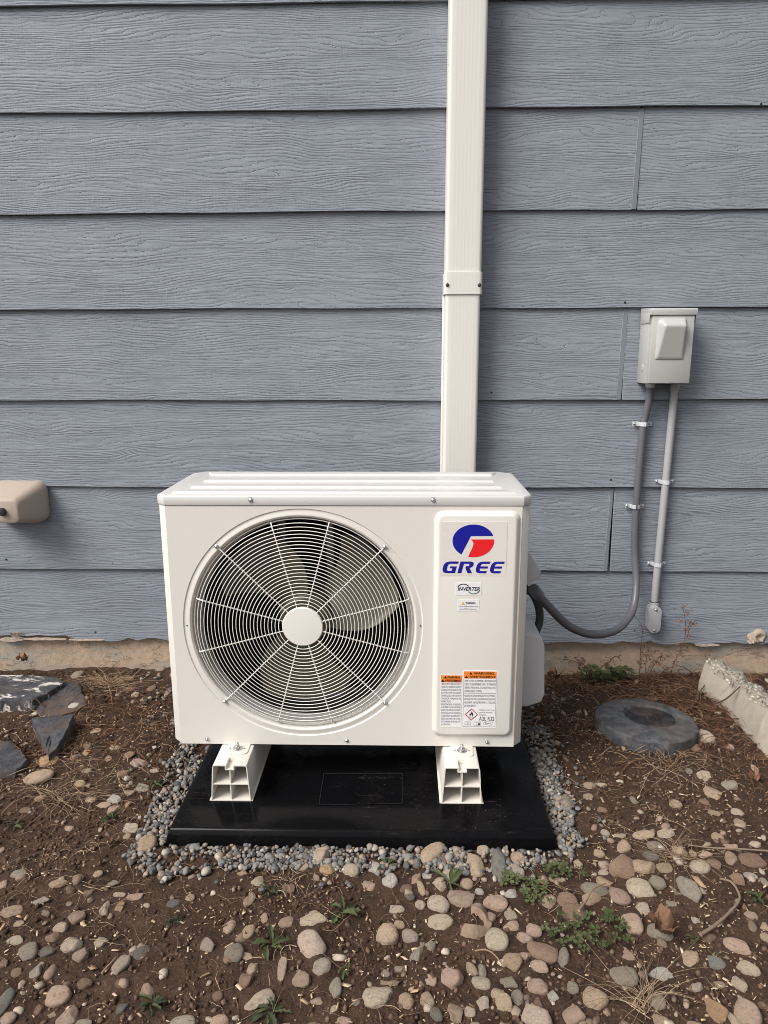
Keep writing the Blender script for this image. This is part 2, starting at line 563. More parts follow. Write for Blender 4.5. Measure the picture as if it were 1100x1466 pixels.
M['dead_stem'] = simple('dead_weed_stem', (0.11, 0.06, 0.04), 0.8, var=0.25)
M['dead_leaf'] = make_leaf_mat('dead_weed_leaf', (0.10, 0.052, 0.030), (0.26, 0.15, 0.085))
M['brown_leaf'] = make_leaf_mat('dry_brown_leaf', (0.13, 0.066, 0.038), (0.25, 0.14, 0.083))
M['green'] = make_leaf_mat('weed_leaf', (0.034, 0.047, 0.016), (0.105, 0.122, 0.050))
M['green_dk'] = make_leaf_mat('dark_weed_leaf', (0.022, 0.030, 0.014), (0.048, 0.062, 0.030))
M['tuft'] = make_island_mat('bleached_grass', [(0.0, (0.17, 0.115, 0.07)), (0.5, (0.30, 0.215, 0.135)), (1.0, (0.46, 0.36, 0.25))], 0.7)

WALL = 2.32
EXPO = 0.2788
Z0 = 1.736


# ------------------------------------------------------------------ ground
def ground_h(x, y):
    x = np.asarray(x, dtype=np.float64); y = np.asarray(y, dtype=np.float64)
    h = 0.022 * fbm(x, y, 3.0, 3, 5) + 0.016 * fbm(x, y, 14.0, 4, 9)
    flat = np.clip(1 - np.maximum(np.abs(x + 0.09) - 0.46, np.abs(y - 1.68) - 0.34) / 0.08, 0, 1)   # levelled bed of the pad
    h = h * (1 - flat) + (-0.010) * flat
    h = h + 0.050 * np.exp(-(((x + 0.56) / 0.14) ** 2 + ((y - 2.32) / 0.16) ** 2))                     # mound against the wall
    h = h - 0.030 * np.exp(-((y - 2.36) / 0.10) ** 2)
    h = h + 0.018 * np.exp(-(((x + 0.80) / 0.3) ** 2 + ((y - 2.0) / 0.16) ** 2))
    return h


def gh(x, y):
    return float(ground_h(np.array([x]), np.array([y]))[0])


def graded(lo, hi, step, ext):
    core = np.arange(lo, hi + step / 2, step)
    outs, s, v = [], step, hi
    while v < ext[1]:
        s = min(s * 1.35, 2.5); v += s; outs.append(v)
    ins, s, v = [], step, lo
    while v > ext[0]:
        s = min(s * 1.35, 2.5); v -= s; ins.append(v)
    return np.concatenate([np.array(ins[::-1]), core, np.array(outs)])


gx = graded(-1.5, 1.35, 0.0065, (-40, 40))
gy = graded(0.85, 2.36, 0.0065, (-40, 4))
GX, GY = np.meshgrid(gx, gy)
near = np.clip(1 - (np.maximum(np.abs(GX) - 1.6, 0) + np.maximum(0.7 - GY, 0)) / 1.5, 0.15, 1)
fine = 0.009 * fbm(GX, GY, 45.0, 3, 21) * near
GZ = ground_h(GX, GY) + fine
nx, ny = len(gx), len(gy)
V = np.stack([GX.ravel(), GY.ravel(), GZ.ravel()], 1)
ii = (np.arange(ny - 1)[:, None] * nx + np.arange(nx - 1)[None, :]).ravel()
F = np.stack([ii, ii + 1, ii + nx + 1, ii + nx], 1)
ground = link('ground', np_mesh('ground', V, F, M['soil']))
tag(ground, 'bare brown soil in front of the house wall', 'soil', kind='structure')

# ------------------------------------------------------------------ house wall
wall = empty('house_wall', (0, WALL, 0), 'blue grey lap siding wall with embossed wood grain above a concrete foundation', 'wall')
BX0, BX1 = -3.4, 3.4


def board(x0, x1, zb, zt, ragged=False):
    """one lap board: bottom edge proud, top edge tucked under the board above"""
    th = 0.011
    n = 220 if ragged else 60
    lo_f, lo_b, hi_f, hi_b = [], [], [], []
    for i in range(n + 1):
        x = x0 + (x1 - x0) * i / n
        wob = 0.0012 * math.sin(x * 3.1 + zb * 40) + 0.0010 * math.sin(x * 9.7 + zb * 11)
        if ragged:
            j = fbm(np.array([x]), np.array([zb]), 30, 4, 3)[0]
            wob += 0.026 * j - 0.002
            if x < -1.12: wob += 0.012
        yb = 0.0016 * math.sin(x * 2.3 + zb * 17) + (0.003 * (fbm(np.array([x]), np.array([zb]), 22, 3, 8)[0]) if ragged else 0)
        lo_f.append((x, WALL + yb, zb + wob)); lo_b.append((x, WALL + yb + th, zb + wob + 0.001))
        hi_f.append((x, WALL + 0.0125, zt)); hi_b.append((x, WALL + 0.0235, zt))
    mb = MB()
    mb.loft([[lo_f[i], hi_f[i], hi_b[i], lo_b[i]] for i in range(n + 1)])
    return mb.build('siding_board', M['siding'], wall, bevel=0 if ragged else 0.0012, seg=1)


joints = {1: 0.692, 3: 0.684, 5: 0.683}
for k in range(-5, 7):
    zb = Z0 - k * EXPO
    zt = zb + EXPO + 0.012
    if k == 6:
        zb = 0.094
        board(BX0, BX1, zb, Z0 - 5 * EXPO + 0.012, True)
        continue
    if k in joints:
        xj = joints[k]
        g = 0.0030
        board(BX0, xj - g, zb, zt)
        board(xj + g, BX1, zb, zt)
        y_lo, y_hi = WALL - 0.0016, WALL + 0.0105
        a, b = (xj - 0.011, xj + 0.004) if k != 5 else (xj - 0.015, xj - 0.0032)
        sl = 0.004
        mb = MB()
        mb.add([(a - sl, y_lo, zb + 0.001), (b - sl, y_lo, zb + 0.001), (b + sl, y_hi, zb + EXPO - 0.002), (a + sl, y_hi, zb + EXPO - 0.002),
                (a - sl, y_lo + 0.008, zb + 0.001), (b - sl, y_lo + 0.008, zb + 0.001), (b + sl, y_hi + 0.008, zb + EXPO - 0.002), (a + sl, y_hi + 0.008, zb + EXPO - 0.002)],
               [(0, 1, 2, 3), (7, 6, 5, 4), (0, 4, 5, 1), (1, 5, 6, 2), (2, 6, 7, 3), (3, 7, 4, 0)])
        mb.build('joint_strip', M['siding_plain'], wall, bevel=0.0008, seg=1)
    else:
        board(BX0, BX1, zb, zt)
MB().box((BX0, WALL + 0.026, 0.06), (BX1, WALL + 0.12, 3.4)).build('sheathing', M['black'], wall)
# foundation
mb = MB()
n = 160
for a in range(n + 1):
    x = BX0 + (BX1 - BX0) * a / n
    w = 0.004 * float(fbm(np.array([x]), np.array([0.3]), 9, 3, 4)[0])
    mb.v += [Vector((x, WALL + 0.022 + w, -0.30)), Vector((x, WALL + 0.020 - w, 0.03)), Vector((x, WALL + 0.024 + w, 0.118)), Vector((x, WALL + 0.16, 0.118)), Vector((x, WALL + 0.16, -0.30))]
for a in range(n):
    for j in range(5):
        k2 = (j + 1) % 5
        mb.f.append((a * 5 + j, (a + 1) * 5 + j, (a + 1) * 5 + k2, a * 5 + k2))
mb.build('foundation', M['foundation'], wall)


def ragged_strip(x0, x1, z0, h, name, seed):
    mb = MB()
    n = max(8, int((x1 - x0) / 0.006))
    rings = []
    for i in range(n + 1):
        t = i / n
        x = x0 + (x1 - x0) * t
        env = min(1, 4 * t, 4 * (1 - t))
        j1 = float(fbm(np.array([x]), np.array([0.7]), 60, 3, seed)[0]); j2 = float(fbm(np.array([x]), np.array([2.7]), 45, 3, seed + 4)[0])
        zt = z0 + h * env * (0.55 + 1.3 * j1) + 0.001
        zb2 = z0 - h * env * (0.45 + 1.3 * j2) - 0.001
        y = WALL - 0.003 - 0.004 * env * (0.5 + j1)
        rings.append([(x, y, zb2), (x, y + 0.001, zt), (x, y + 0.009, zt), (x, y + 0.008, zb2)])
    mb.loft(rings)
    return mb.build(name, M['peel'], wall)


for (pa, pb, py, h, sd) in ((0, 34, 917, 0.010, 1), (34, 95, 916, 0.005, 2), (100, 150, 917, 0.003, 3), (995, 1030, 923, 0.006, 5)):
    A, B = at(pa, py, WALL), at(pb, py, WALL)
    ragged_strip(A.x, B.x, A.z if pa > 500 else A.z + 0.004, h, 'peeled_edge', sd)
# curled flake at the left and nail heads / pits
c = at(27, 909, WALL)
mb = MB()
for s in range(9):
    a0 = s / 8 * 4.6
    mb.v += [Vector((c.x - 0.018 + 0.012 * math.cos(a0) * (1 - s * 0.05), WALL - 0.008 - 0.004 * math.sin(a0 * 1.3), c.z + 0.012 * math.sin(a0))),
             Vector((c.x + 0.014 + 0.012 * math.cos(a0 + .4), WALL - 0.004 - 0.006 * math.sin(a0), c.z + 0.002 + 0.012 * math.sin(a0 + .2)))]
for s in range(8): mb.f.append((2 * s, 2 * s + 1, 2 * s + 3, 2 * s + 2))
mb.build('curled_flake', M['peel'], wall)
pit = MB().tube([(0, -0.0006, 0), (0, 0.004, 0)], [0.0034, 0.0028], 8).mesh('nail_pit')
pit.materials.append(M['black'])
for (px, py) in ((9, 801), (187, 905), (162, 807), (148, 434), (720, 145), (895, 433), (875, 687), (1090, 149), (940, 148), (137, 905), (893, 561), (704, 562)):
    p = at(px, py, WALL + 0.0005)
    o = link('nail_pit', pit, wall, (p.x, WALL + 0.0008, p.z))

# ------------------------------------------------------------------ shared screws
def dome_screw_mesh(r, mat, slot=True):
    mb = MB()
    prof = [(r * 1.15, 0.0005), (r * 1.15, -0.0008), (r, -0.0012), (r * 0.85, -0.0028), (r * 0.45, -0.0040), (0.0004, -0.0044)]
    n = 14
    rings = [[(q * math.cos(2 * math.pi * j / n), y, q * math.sin(2 * math.pi * j / n)) for j in range(n)] for q, y in prof]
    mb.loft(rings)
    if slot:
        mb.box((-r * 0.6, -0.0047, -0.0006), (r * 0.6, -0.0030, 0.0006))
    me = mb.mesh('screw')
    me.materials.append(mat)
    return me


SCREW = dome_screw_mesh(0.0042, M['steel'])
SCREW_DK = dome_screw_mesh(0.0046, M['dark_steel'])


def rrect(w, h, r, n=5):
    """rounded rectangle outline, centred, counter-clockwise"""
    out = []
    for cx, cz, a0 in ((w / 2 - r, h / 2 - r, 0), (-w / 2 + r, h / 2 - r, 90), (-w / 2 + r, -h / 2 + r, 180), (w / 2 - r, -h / 2 + r, 270)):
        for i in range(n + 1):
            a = math.radians(a0 + 90 * i / n)
            out.append((cx + r * math.cos(a), cz + r * math.sin(a)))
    return out


# ------------------------------------------------------------------ line-set duct
duct = empty('line_duct', (0.184, WALL, 0.6), 'tall ivory vinyl line set cover running up the siding behind the unit', 'duct cover')
DY = 0.072


def duct_profile(x0, x1, d, r=0.010):
    pts = [(x0, WALL + 0.006)]
    for i in range(6):
        a = math.radians(180 + 90 * i / 5)
        pts.append((x0 + r + r * math.cos(a), WALL - d + r + r * math.sin(a)))
    # shallow ribs across the face
    nr = 8
    for i in range(1, nr):
        x = x0 + r + (x1 - x0 - 2 * r) * i / nr
        pts += [(x - 0.0012, WALL - d), (x, WALL - d - 0.00008), (x + 0.0012, WALL - d)]
    for i in range(6):
        a = math.radians(270 + 90 * i / 5)
        pts.append((x1 - r + r * math.cos(a), WALL - d + r + r * math.sin(a)))
    pts.append((x1, WALL + 0.006))
    return pts


def duct_piece(name, x0, x1, d, z0, z1, lean=0.0, ribs=True):
    pr = duct_profile(x0, x1, d)
    return MB().loft([[(x, y, z0) for x, y in pr], [(x + lean, y, z1) for x, y in pr]]).build(name, M['duct'], duct, smooth=25)


duct_piece('upper_cover', 0.1275, 0.2335, DY, 1.262, 3.4, 0.002)
duct_piece('lower_cover', 0.1290, 0.2320, DY, 0.20, 1.232)
duct_piece('coupling', 0.1245, 0.2365, DY + 0.004, 1.214, 1.276)
MB().box((0.1235, WALL - 0.020, 0.2), (0.1290, WALL + 0.006, 1.214)).build('base_track', M['duct'], duct, bevel=0.001)
for px in (639.5, 687.5):
    p = at(px, 408, WALL - DY - 0.004)
    link('screw', SCREW_DK, duct, (p.x + (0.0025 if px < 660 else -0.002), WALL - DY - 0.004, p.z))

# ------------------------------------------------------------------ equipment pad
PADT = 0.028
pad = empty('equipment_pad', (-0.088, 1.66, 0), 'glossy black plastic equipment pad under the outdoor unit', 'pad')
px0, px1, py0, py1 = -0.509, 0.333, 1.408, 1.93
mb = MB()


def prect(dx, z):
    return [(px0 - dx, py0 - dx, z), (px1 + dx, py0 - dx, z), (px1 + dx, py1 + dx, z), (px0 - dx, py1 + dx, z)]


mb.loft([prect(0.012, -0.035), prect(0.004, 0.012), prect(0.0, PADT - 0.004), prect(-0.004, PADT)])
mb.build('slab', M['pad'], pad, bevel=0.0025, seg=2)
# raised outline of the moulded plate, with the maker's mark
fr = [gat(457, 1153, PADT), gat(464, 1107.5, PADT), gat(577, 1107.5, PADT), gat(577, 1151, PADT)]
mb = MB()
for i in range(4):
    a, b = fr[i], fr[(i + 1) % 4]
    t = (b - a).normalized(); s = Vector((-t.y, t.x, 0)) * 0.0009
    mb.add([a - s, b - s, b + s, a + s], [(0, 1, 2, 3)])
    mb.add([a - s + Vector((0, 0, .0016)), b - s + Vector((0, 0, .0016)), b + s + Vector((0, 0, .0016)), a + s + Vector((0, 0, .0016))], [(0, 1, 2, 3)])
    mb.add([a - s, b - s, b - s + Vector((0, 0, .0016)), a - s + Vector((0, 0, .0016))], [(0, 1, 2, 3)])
mb.build('plate_frame', M['pad_glint'], pad)


def text_mesh(body, size, shear=0.0, bold=0.0, width=1.0, extrude=0.0, align='LEFT', linesp=1.0):
    """2-D lettering as a flat mesh in its own XY plane"""
    cu = bpy.data.curves.new('lettering', 'FONT')
    cu.body = body
    cu.size = size
    cu.shear = shear
    cu.offset = bold
    cu.extrude = extrude
    cu.align_x = align
    cu.space_line = linesp
    cu.resolution_u = 2
    ob = bpy.data.objects.new('lettering', cu)
    COL.objects.link(ob)
    dg = bpy.context.evaluated_depsgraph_get()
    me = bpy.data.meshes.new_from_object(ob.evaluated_get(dg))
    bpy.data.objects.remove(ob)
    bpy.data.curves.remove(cu)
    vs = np.array([v.co[:] for v in me.vertices]) if len(me.vertices) else np.zeros((0, 3))
    fs = [tuple(p.vertices) for p in me.polygons]
    bpy.data.meshes.remove(me)
    if len(vs): vs[:, 0] *= width
    return vs, fs


def place2d(vs, fs, origin, ux, uz, name, mat, parent, lift=0.0):
    """put flat 2-D geometry on a face: x along ux, y along uz; ux, uz unit vectors"""
    origin, ux, uz = Vector(origin), Vector(ux), Vector(uz)
    nrm = ux.cross(uz)
    off = wloc(parent)
    me = bpy.data.meshes.new(name)
    me.from_pydata([tuple(origin + ux * float(v[0]) + uz * float(v[1]) + nrm * (lift + (float(v[2]) if len(v) > 2 else 0)) - off) for v in vs], [], fs)
    me.materials.append(mat)
    return link(name, me, parent)


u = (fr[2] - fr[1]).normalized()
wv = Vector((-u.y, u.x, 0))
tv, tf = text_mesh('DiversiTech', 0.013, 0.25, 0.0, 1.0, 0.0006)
place2d(tv, tf, fr[1] + u * 0.090 - wv * 0.022, u, wv, 'maker_mark', M['pad_glint'], pad, 0.0006)
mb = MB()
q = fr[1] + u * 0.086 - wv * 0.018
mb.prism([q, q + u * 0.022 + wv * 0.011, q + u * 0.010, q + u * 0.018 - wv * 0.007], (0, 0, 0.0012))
mb.build('maker_arrow', M['pad_glint'], pad)

# ------------------------------------------------------------------ mounting rails
UB = 0.1235                                                         # underside of the unit


def make_rail(xc, label):
    r = empty('mounting_rail', (xc, 1.50, PADT), label, 'mounting rail', 'mounting rails under the unit')
    y0, y1 = 1.508, 1.955
    H = UB - PADT - 0.0035
    wb, wt, th, rr = 0.0465, 0.0405, 0.0024, 0.006
    zb = PADT + 0.0008

    def P(x, z, y): return (xc + x, y, zb + z)
    outer = [(-wb, 0), (-wt, H - rr), (-wt + rr * 0.3, H - rr * 0.3), (-wt + rr, H), (-0.0085, H), (-0.0085, H - 0.010), (0.0085, H - 0.010), (0.0085, H), (wt - rr, H), (wt - rr * 0.3, H - rr * 0.3), (wt, H - rr), (wb, 0)]
    # the slotted top stops short, then the top is closed
    inner = [(-wb + th, th), (-wt + th, H - rr), (-wt + rr * 0.6, H - th * 1.1), (-wt + rr, H - th), (-0.0085 - th, H - th), (-0.0085 - th, H - 0.010 - th), (0.0085 + th, H - 0.010 - th), (0.0085 + th, H - th), (wt - rr, H - th), (wt - rr * 0.6, H - th * 1.1), (wt - th, H - rr), (wb - th, th)]
    n = len(outer)
    mb = MB()
    base = len(mb.v)
    for y in (y0, y1):
        for ring in (outer, inner):
            mb.v += [Vector(P(x, z, y)) for x, z in ring]
    o0, i0, o1, i1 = 0, n, 2 * n, 3 * n
    for j in range(n):
        k = (j + 1) % n
        mb.f += [(o0 + j, o0 + k, o1 + k, o1 + j), (i0 + j, i1 + j, i1 + k, i0 + k), (o0 + j, i0 + j, i0 + k, o0 + k), (o1 + j, o1 + k, i1 + k, i1 + j)]
    mb.build('shell', M['rail'], r, smooth=30)
    zm = 0.043
    wm = wb - (wb - wt) * zm / H - th
    MB().box(P(-wm, zm - th / 2, y0 + 0.001), P(wm, zm + th / 2, y1)).build('web', M['rail'], r)
    MB().box(P(-th / 2, th, y0 + 0.0015), P(th / 2, zm - th / 2, y1)).build('web', M['rail'], r)
    MB().box(P(-th / 2, zm + th / 2, y0 + 0.0015), P(th / 2, H - 0.010 - th, y1)).build('web', M['rail'], r)
    MB().box(P(-0.0085, H - 0.0095, y0 + 0.034), P(0.0085, H - 0.0004, y1)).build('slot_cover', M['rail'], r)
    for s in (-1, 1):
        MB().box(P(s * wb - 0.004, 0, y0 + 0.0007), P(s * wb + 0.004, 0.002, y1)).build('flange', M['rail'], r)
    return r, zb + H


rail_l = at(331.5, 1145, 1.51)
rail_r = at(661, 1150, 1.51)
_, RT_Z = make_rail(rail_l.x, 'cream PVC mounting rail on the pad under the fan side, left of the two')
make_rail(rail_r.x, 'cream PVC mounting rail on the pad under the sticker panel, right of the two')

# ------------------------------------------------------------------ outdoor unit
YF = 1.5974
UX = -0.1311
HW = 0.421
DEP = 0.335
ZB, ZS, ZT = UB, 0.7135, 0.7360                                     # bottom, lid seam, lid top
CH = 0.020
unit = empty('heat_pump_unit', (UX, YF + DEP / 2, ZB), 'cream mini split outdoor unit with round fan grille and blue red logo sticker', 'outdoor unit')
FC = Vector((-0.2285, YF, 0.4265))
RO = 0.2600                                                         # fan opening
RL = 0.2790                                                         # raised lip round it
xl, xr = UX - HW + CH, UX + HW - CH


def front_xy(n):
    """points on the rectangular border of the front sheet in order of angle, matched to the circle"""
    out = []
    for i in range(n):
        a = 2 * math.pi * i / n
        dx, dz = math.cos(a), math.sin(a)
        ts = []
        if dx > 1e-9: ts.append((xr - FC.x) / dx)
        if dx < -1e-9: ts.append((xl - FC.x) / dx)
        if dz > 1e-9: ts.append((ZS - 0.001 - FC.z) / dz)
        if dz < -1e-9: ts.append((ZB - FC.z) / dz)
        t = min(ts)
        out.append((FC.x + dx * t, FC.z + dz * t))
    # snap nearest to the corners
    for cx, cz in ((xl, ZB), (xr, ZB), (xl, ZS - 0.001), (xr, ZS - 0.001)):
        k = min(range(n), key=lambda i: (out[i][0] - cx) ** 2 + (out[i][1] - cz) ** 2)
        out[k] = (cx, cz)
    return out


N = 128
bord = front_xy(N)
cir = [(math.cos(2 * math.pi * i / N), math.sin(2 * math.pi * i / N)) for i in range(N)]


def ring(r, y): return [(FC.x + r * c, YF + y, FC.z + r * s) for c, s in cir]


mb = MB()
mb.loft([[(x, YF + 0.016, z) for x, z in bord], [(x, YF, z) for x, z in bord], ring(RL + 0.0006, 0.0), ring(RL - 0.0015, 0.0022), ring(RL - 0.006, 0.0022), ring(RL - 0.011, 0.0), ring(RO + 0.004, 0.0), ring(RO, 0.003), ring(RO - 0.001, 0.010), ring(RO - 0.004, 0.020)], caps=False)
mb.build('front_panel', M['cream'], unit, smooth=25)
for s, xx in ((-1, xl), (1, xr)):                                   # chamfered corner posts
    x2 = UX + s * HW
    MB().prism([(xx, YF + 0.0006, ZB), (x2, YF + CH, ZB), (x2, YF + CH + 0.03, ZB), (xx, YF + 0.03, ZB)], (0, 0, ZS - 0.001 - ZB)).build('corner_post', M['cream'], unit, bevel=0.003, seg=3)
MB().box((UX + HW - 0.004, YF + CH + 0.03, ZB), (UX + HW - 0.0008, YF + DEP - 0.02, ZS - 0.001)).build('side_panel', M['cream'], unit)
MB().box((UX - HW + 0.0008, YF + CH + 0.03, ZB), (UX - HW + 0.004, YF + DEP - 0.02, ZS - 0.001)).build('side_panel', M['cream'], unit)
MB().box((UX - HW + 0.012, YF + 0.02, ZB - 0.0018), (UX + HW - 0.012, YF + DEP - 0.02, ZB + 0.004)).build('base_pan', M['inner'], unit)
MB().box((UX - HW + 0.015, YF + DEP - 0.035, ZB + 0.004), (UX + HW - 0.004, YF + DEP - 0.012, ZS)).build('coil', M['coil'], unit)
MB().box((xr - 0.20, YF + 0.020, ZB + 0.006), (xr - 0.195, YF + DEP - 0.04, ZS - 0.004)).build('partition', M['coil'], unit)
MB().box((UX - HW + 0.006, YF + 0.05, ZB + 0.006), (UX - HW + 0.010, YF + DEP - 0.04, ZS - 0.004)).build('coil_side', M['coil'], unit)


# lid: an octagonal cap with pressed ribs
def octo(grow, z, c=0.028):
    x0, x1, y0, y1 = UX - HW - grow, UX + HW + grow, YF - grow, YF + DEP + grow
    return [(x0 + CH, y0, z), (x1 - CH, y0, z), (x1, y0 + CH, z), (x1, y1 - c, z), (x1 - c, y1, z), (x0 + c, y1, z), (x0, y1 - c, z), (x0, y0 + CH, z)]


mb = MB()
mb.loft([octo(0.0022, ZS), octo(0.0022, ZT - 0.005), octo(0.0008, ZT - 0.0012), octo(-0.0035, ZT)])
lid = mb.build('lid', M['lid'], unit, bevel=0.0012, seg=2)
for (ya, yb, ia, ib, h) in ((0.018, 0.050, 0.028, 0.050, 0.0050), (0.088, 0.122, 0.050, 0.062, 0.0045), (0.170, 0.205, 0.060, 0.072, 0.0045), (0.262, 0.306, 0.055, 0.040, 0.0045)):
    xa, xb = UX - HW, UX + HW

    def rr_(d, z):
        return [(xa + ia + d, YF + ya + d, z), (xb - ia - d, YF + ya + d, z), (xb - ib - d, YF + yb - d, z), (xa + ib + d, YF + yb - d, z)]
    MB().loft([rr_(0, ZT - 0.001), rr_(0.0055, ZT + h)]).build('rib', M['lid'], lid, bevel=0.002, seg=3)
b = at(500, 692.5, YF + 0.2)
mb = MB()
mb.loft([[(b.x + 0.012 * math.cos(t), b.y + 0.007 * math.sin(t), ZT - .001) for t in [k * math.pi / 8 for k in range(16)]], [(b.x + 0.009 * math.cos(t), b.y + 0.005 * math.sin(t), ZT + 0.004) for t in [k * math.pi / 8 for k in range(16)]]])
mb.build('boss', M['lid'], lid)
for px, py in ((359, 716), (620.5, 716)):
    p = at(px, py, YF - 0.0022)
    MB().loft([[(p.x + x, YF - 0.0024, p.z + z) for x, z in rrect(0.013, 0.015, 0.005)], [(p.x + x, YF + 0.003, p.z + z) for x, z in rrect(0.013, 0.015, 0.005)]]).build('screw_recess', M['side_cover'], unit)
    link('screw', SCREW, unit, (p.x, YF - 0.0024, p.z))
for px, py in ((297, 1058), (496.5, 1060), (697.5, 1062)):
    p = at(px, py, YF)
    link('screw', SCREW, unit, (p.x, YF, p.z))
for px, py in ((268, 895.5), (602, 896)):
    p = at(px, py, YF)
    MB().tube([(p.x, YF - 0.0006, p.z), (p.x, YF + 0.002, p.z)], 0.0016, 8).build('pin_hole', M['black'], unit)

# bell mouth behind the grille, fan, motor bracket
mb = MB()
mb.loft([ring(RO - 0.003, 0.019), ring(RO - 0.006, 0.024), ring(RO - 0.013, 0.036), ring(RO - 0.015, 0.048)], caps=False)
mb.build('bell_mouth', M['bell'], unit, smooth=50)
mb = MB()
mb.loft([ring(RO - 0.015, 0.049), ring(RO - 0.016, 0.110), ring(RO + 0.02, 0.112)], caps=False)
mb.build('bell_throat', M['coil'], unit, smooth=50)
fan = MB().loft([[(FC.x + r * c, YF + y, FC.z + r * s) for c, s in cir[::4]] for r, y in ((0.004, 0.040), (0.05, 0.042), (0.060, 0.050), (0.064, 0.12))]).build('fan_hub', M['blade'], unit)


def blade(a0):
    mb = MB()
    nr_, na = 8, 12
    for side in (0, 1):
        for i in range(nr_ + 1):
            t = i / nr_
            r = 0.058 + (0.228 - 0.058) * t
            span = math.radians(78 - 12 * t)
            sweep = math.radians(16 * t * t)
            for j in range(na + 1):
                w = j / na
                a = a0 + sweep + span * (w - 0.5)
                rr2 = r - 0.022 * max(0, (w - 0.78) / 0.22) ** 2 * t - 0.03 * max(0, (0.15 - w) / 0.15) ** 2 * t
                y = 0.052 + 0.062 * w + 0.010 * math.sin(w * math.pi) * t + 0.0022 * side
                mb.v.append(Vector((FC.x + rr2 * math.cos(a), YF + y, FC.z + rr2 * math.sin(a))))
    st = (nr_ + 1) * (na + 1)
    for i in range(nr_):
        for j in range(na):
            q = i * (na + 1) + j
            mb.f.append((q, q + 1, q + na + 2, q + na + 1))
            mb.f.append((q + st, q + st + na + 1, q + st + na + 2, q + st + 1))
    for i in range(nr_):
        for j in (0, na):
            q = i * (na + 1) + j
            mb.f.append((q, q + na + 1, q + na + 1 + st, q + st))
    for j in range(na):
        q = nr_ * (na + 1) + j
        mb.f.append((q, q + 1, q + 1 + st, q + st))
    return mb.build('fan_blade', M['blade'], fan, smooth=40)


for a in (122, 18, 252):
    blade(math.radians(a))
for px in (402, 472):
    p = at(px, 745, YF + 0.20)
    MB().box((p.x - 0.010, YF + 0.20, 0.36), (p.x + 0.010, YF + 0.215, ZS - 0.01)).build('motor_bracket', M['inner'], unit, bevel=0.003)
MB().tube([(FC.x, YF + 0.14, FC.z), (FC.x, YF + 0.24, FC.z)], 0.055, 24).build('fan_motor', M['inner'], unit, bevel=0.004)

# grille: hub disc, rings and spokes
gr_ = MB().loft([[(FC.x + r * c, YF + y, FC.z + r * s) for c, s in cir[::2]] for r, y in ((0.047, 0.004), (0.0475, -0.003), (0.0455, -0.0052), (0.020, -0.0062), (0.001, -0.0064))]).build('fan_grille', M['grille'], unit, smooth=40)
NR = 25
for i in range(NR):
    r = 0.0555 + (0.2545 - 0.0555) * i / (NR - 1)
    y = -0.0035 if i < NR - 2 else (0.001 if i == NR - 2 else 0.008)
    mb = MB()
    rings_ = []
    for c2, s2 in cir:
        rings_.append([(FC.x + (r + 0.00105 * math.cos(t)) * c2, YF + y + 0.00105 * math.sin(t), FC.z + (r + 0.00105 * math.cos(t)) * s2) for t in (0, math.pi / 3, 2 * math.pi / 3, math.pi, 4 * math.pi / 3, 5 * math.pi / 3)])
    rings_.append(rings_[0])
    mb.loft(rings_, caps=False)
    mb.build('ring', M['grille'], gr_, smooth=80)
for k in range(12):
    a = math.radians(15 + 30 * k)
    long_ = k % 3 == 1
    d = Vector((math.cos(a), 0, math.sin(a)))
    pts = [FC + d * 0.040 + Vector((0, -0.0005, 0)), FC + d * 0.2440 + Vector((0, -0.0005, 0))]
    pts += ([FC + d * 0.262 + Vector((0, -0.001, 0)), FC + d * 0.271 + Vector((0, -0.0015, 0))] if long_ else [FC + d * 0.2535 + Vector((0, 0.002, 0)), FC + d * 0.2550 + Vector((0, 0.010, 0))])
    MB().tube(pts, 0.0016, 8).build('spoke', M['grille'], gr_, smooth=80)
    if long_:
        p = FC + d * 0.2705
        link('screw', SCREW, gr_, (p.x, YF - 0.0015, p.z))

# service panel: raised plate
A, B = at(622.5, 731, YF), at(733.5, 1054, YF)
cx, cz, pw, ph = (A.x + B.x) / 2, (A.z + B.z) / 2, B.x - A.x, A.z - B.z
YP = YF - 0.0105
mb = MB()
mb.loft([[(cx + x, YF + y, cz + z) for x, z in rrect(pw - d, ph - d, rr0)] for y, d, rr0 in ((0.001, 0, 0.020), (-0.0008, 0.0004, 0.020), (-0.0035, 0.0045, 0.019), (-0.0080, 0.0135, 0.016), (-0.0100, 0.0185, 0.014), (-0.0105, 0.0225, 0.012))])
svc = mb.build('service_panel', M['cream'], unit, smooth=40)


def sticker(name, x0, y0, x1, y1, mat, r=0.002):
    a, b2 = at(x0, y0, YP), at(x1, y1, YP)
    w, h = b2.x - a.x, a.z - b2.z
    cx2, cz2 = (a.x + b2.x) / 2, (a.z + b2.z) / 2
    o = MB().loft([[(cx2 + x, YP + 0.0002, cz2 + z) for x, z in rrect(w, h, r)], [(cx2 + x, YP - 0.0005, cz2 + z) for x, z in rrect(w, h, r)]]).build(name, mat, unit)
    return o, Vector((a.x, YP - 0.0005, b2.z)), w, h


XA, ZA = (1, 0, 0), (0, 0, 1)


def poly(pts): return [(x, y, 0) for x, y in pts], [tuple(range(len(pts)))]


def ell(cx2, cy2, rx, ry, a0, a1, n):
    return [(cx2 + rx * math.cos(math.radians(a0 + (a1 - a0) * i / n)), cy2 + ry * math.sin(math.radians(a0 + (a1 - a0) * i / n))) for i in range(n + 1)]


# logo sticker
st, O, w, h = sticker('logo_sticker', 631, 746.7, 724.4, 824.4, M['paper_clear'])


def Z6(X, Y):                                                       # sticker-local metres from sticker drawing units
    return ((X - 190) / 570 * w, (638 - Y) / 475 * h)


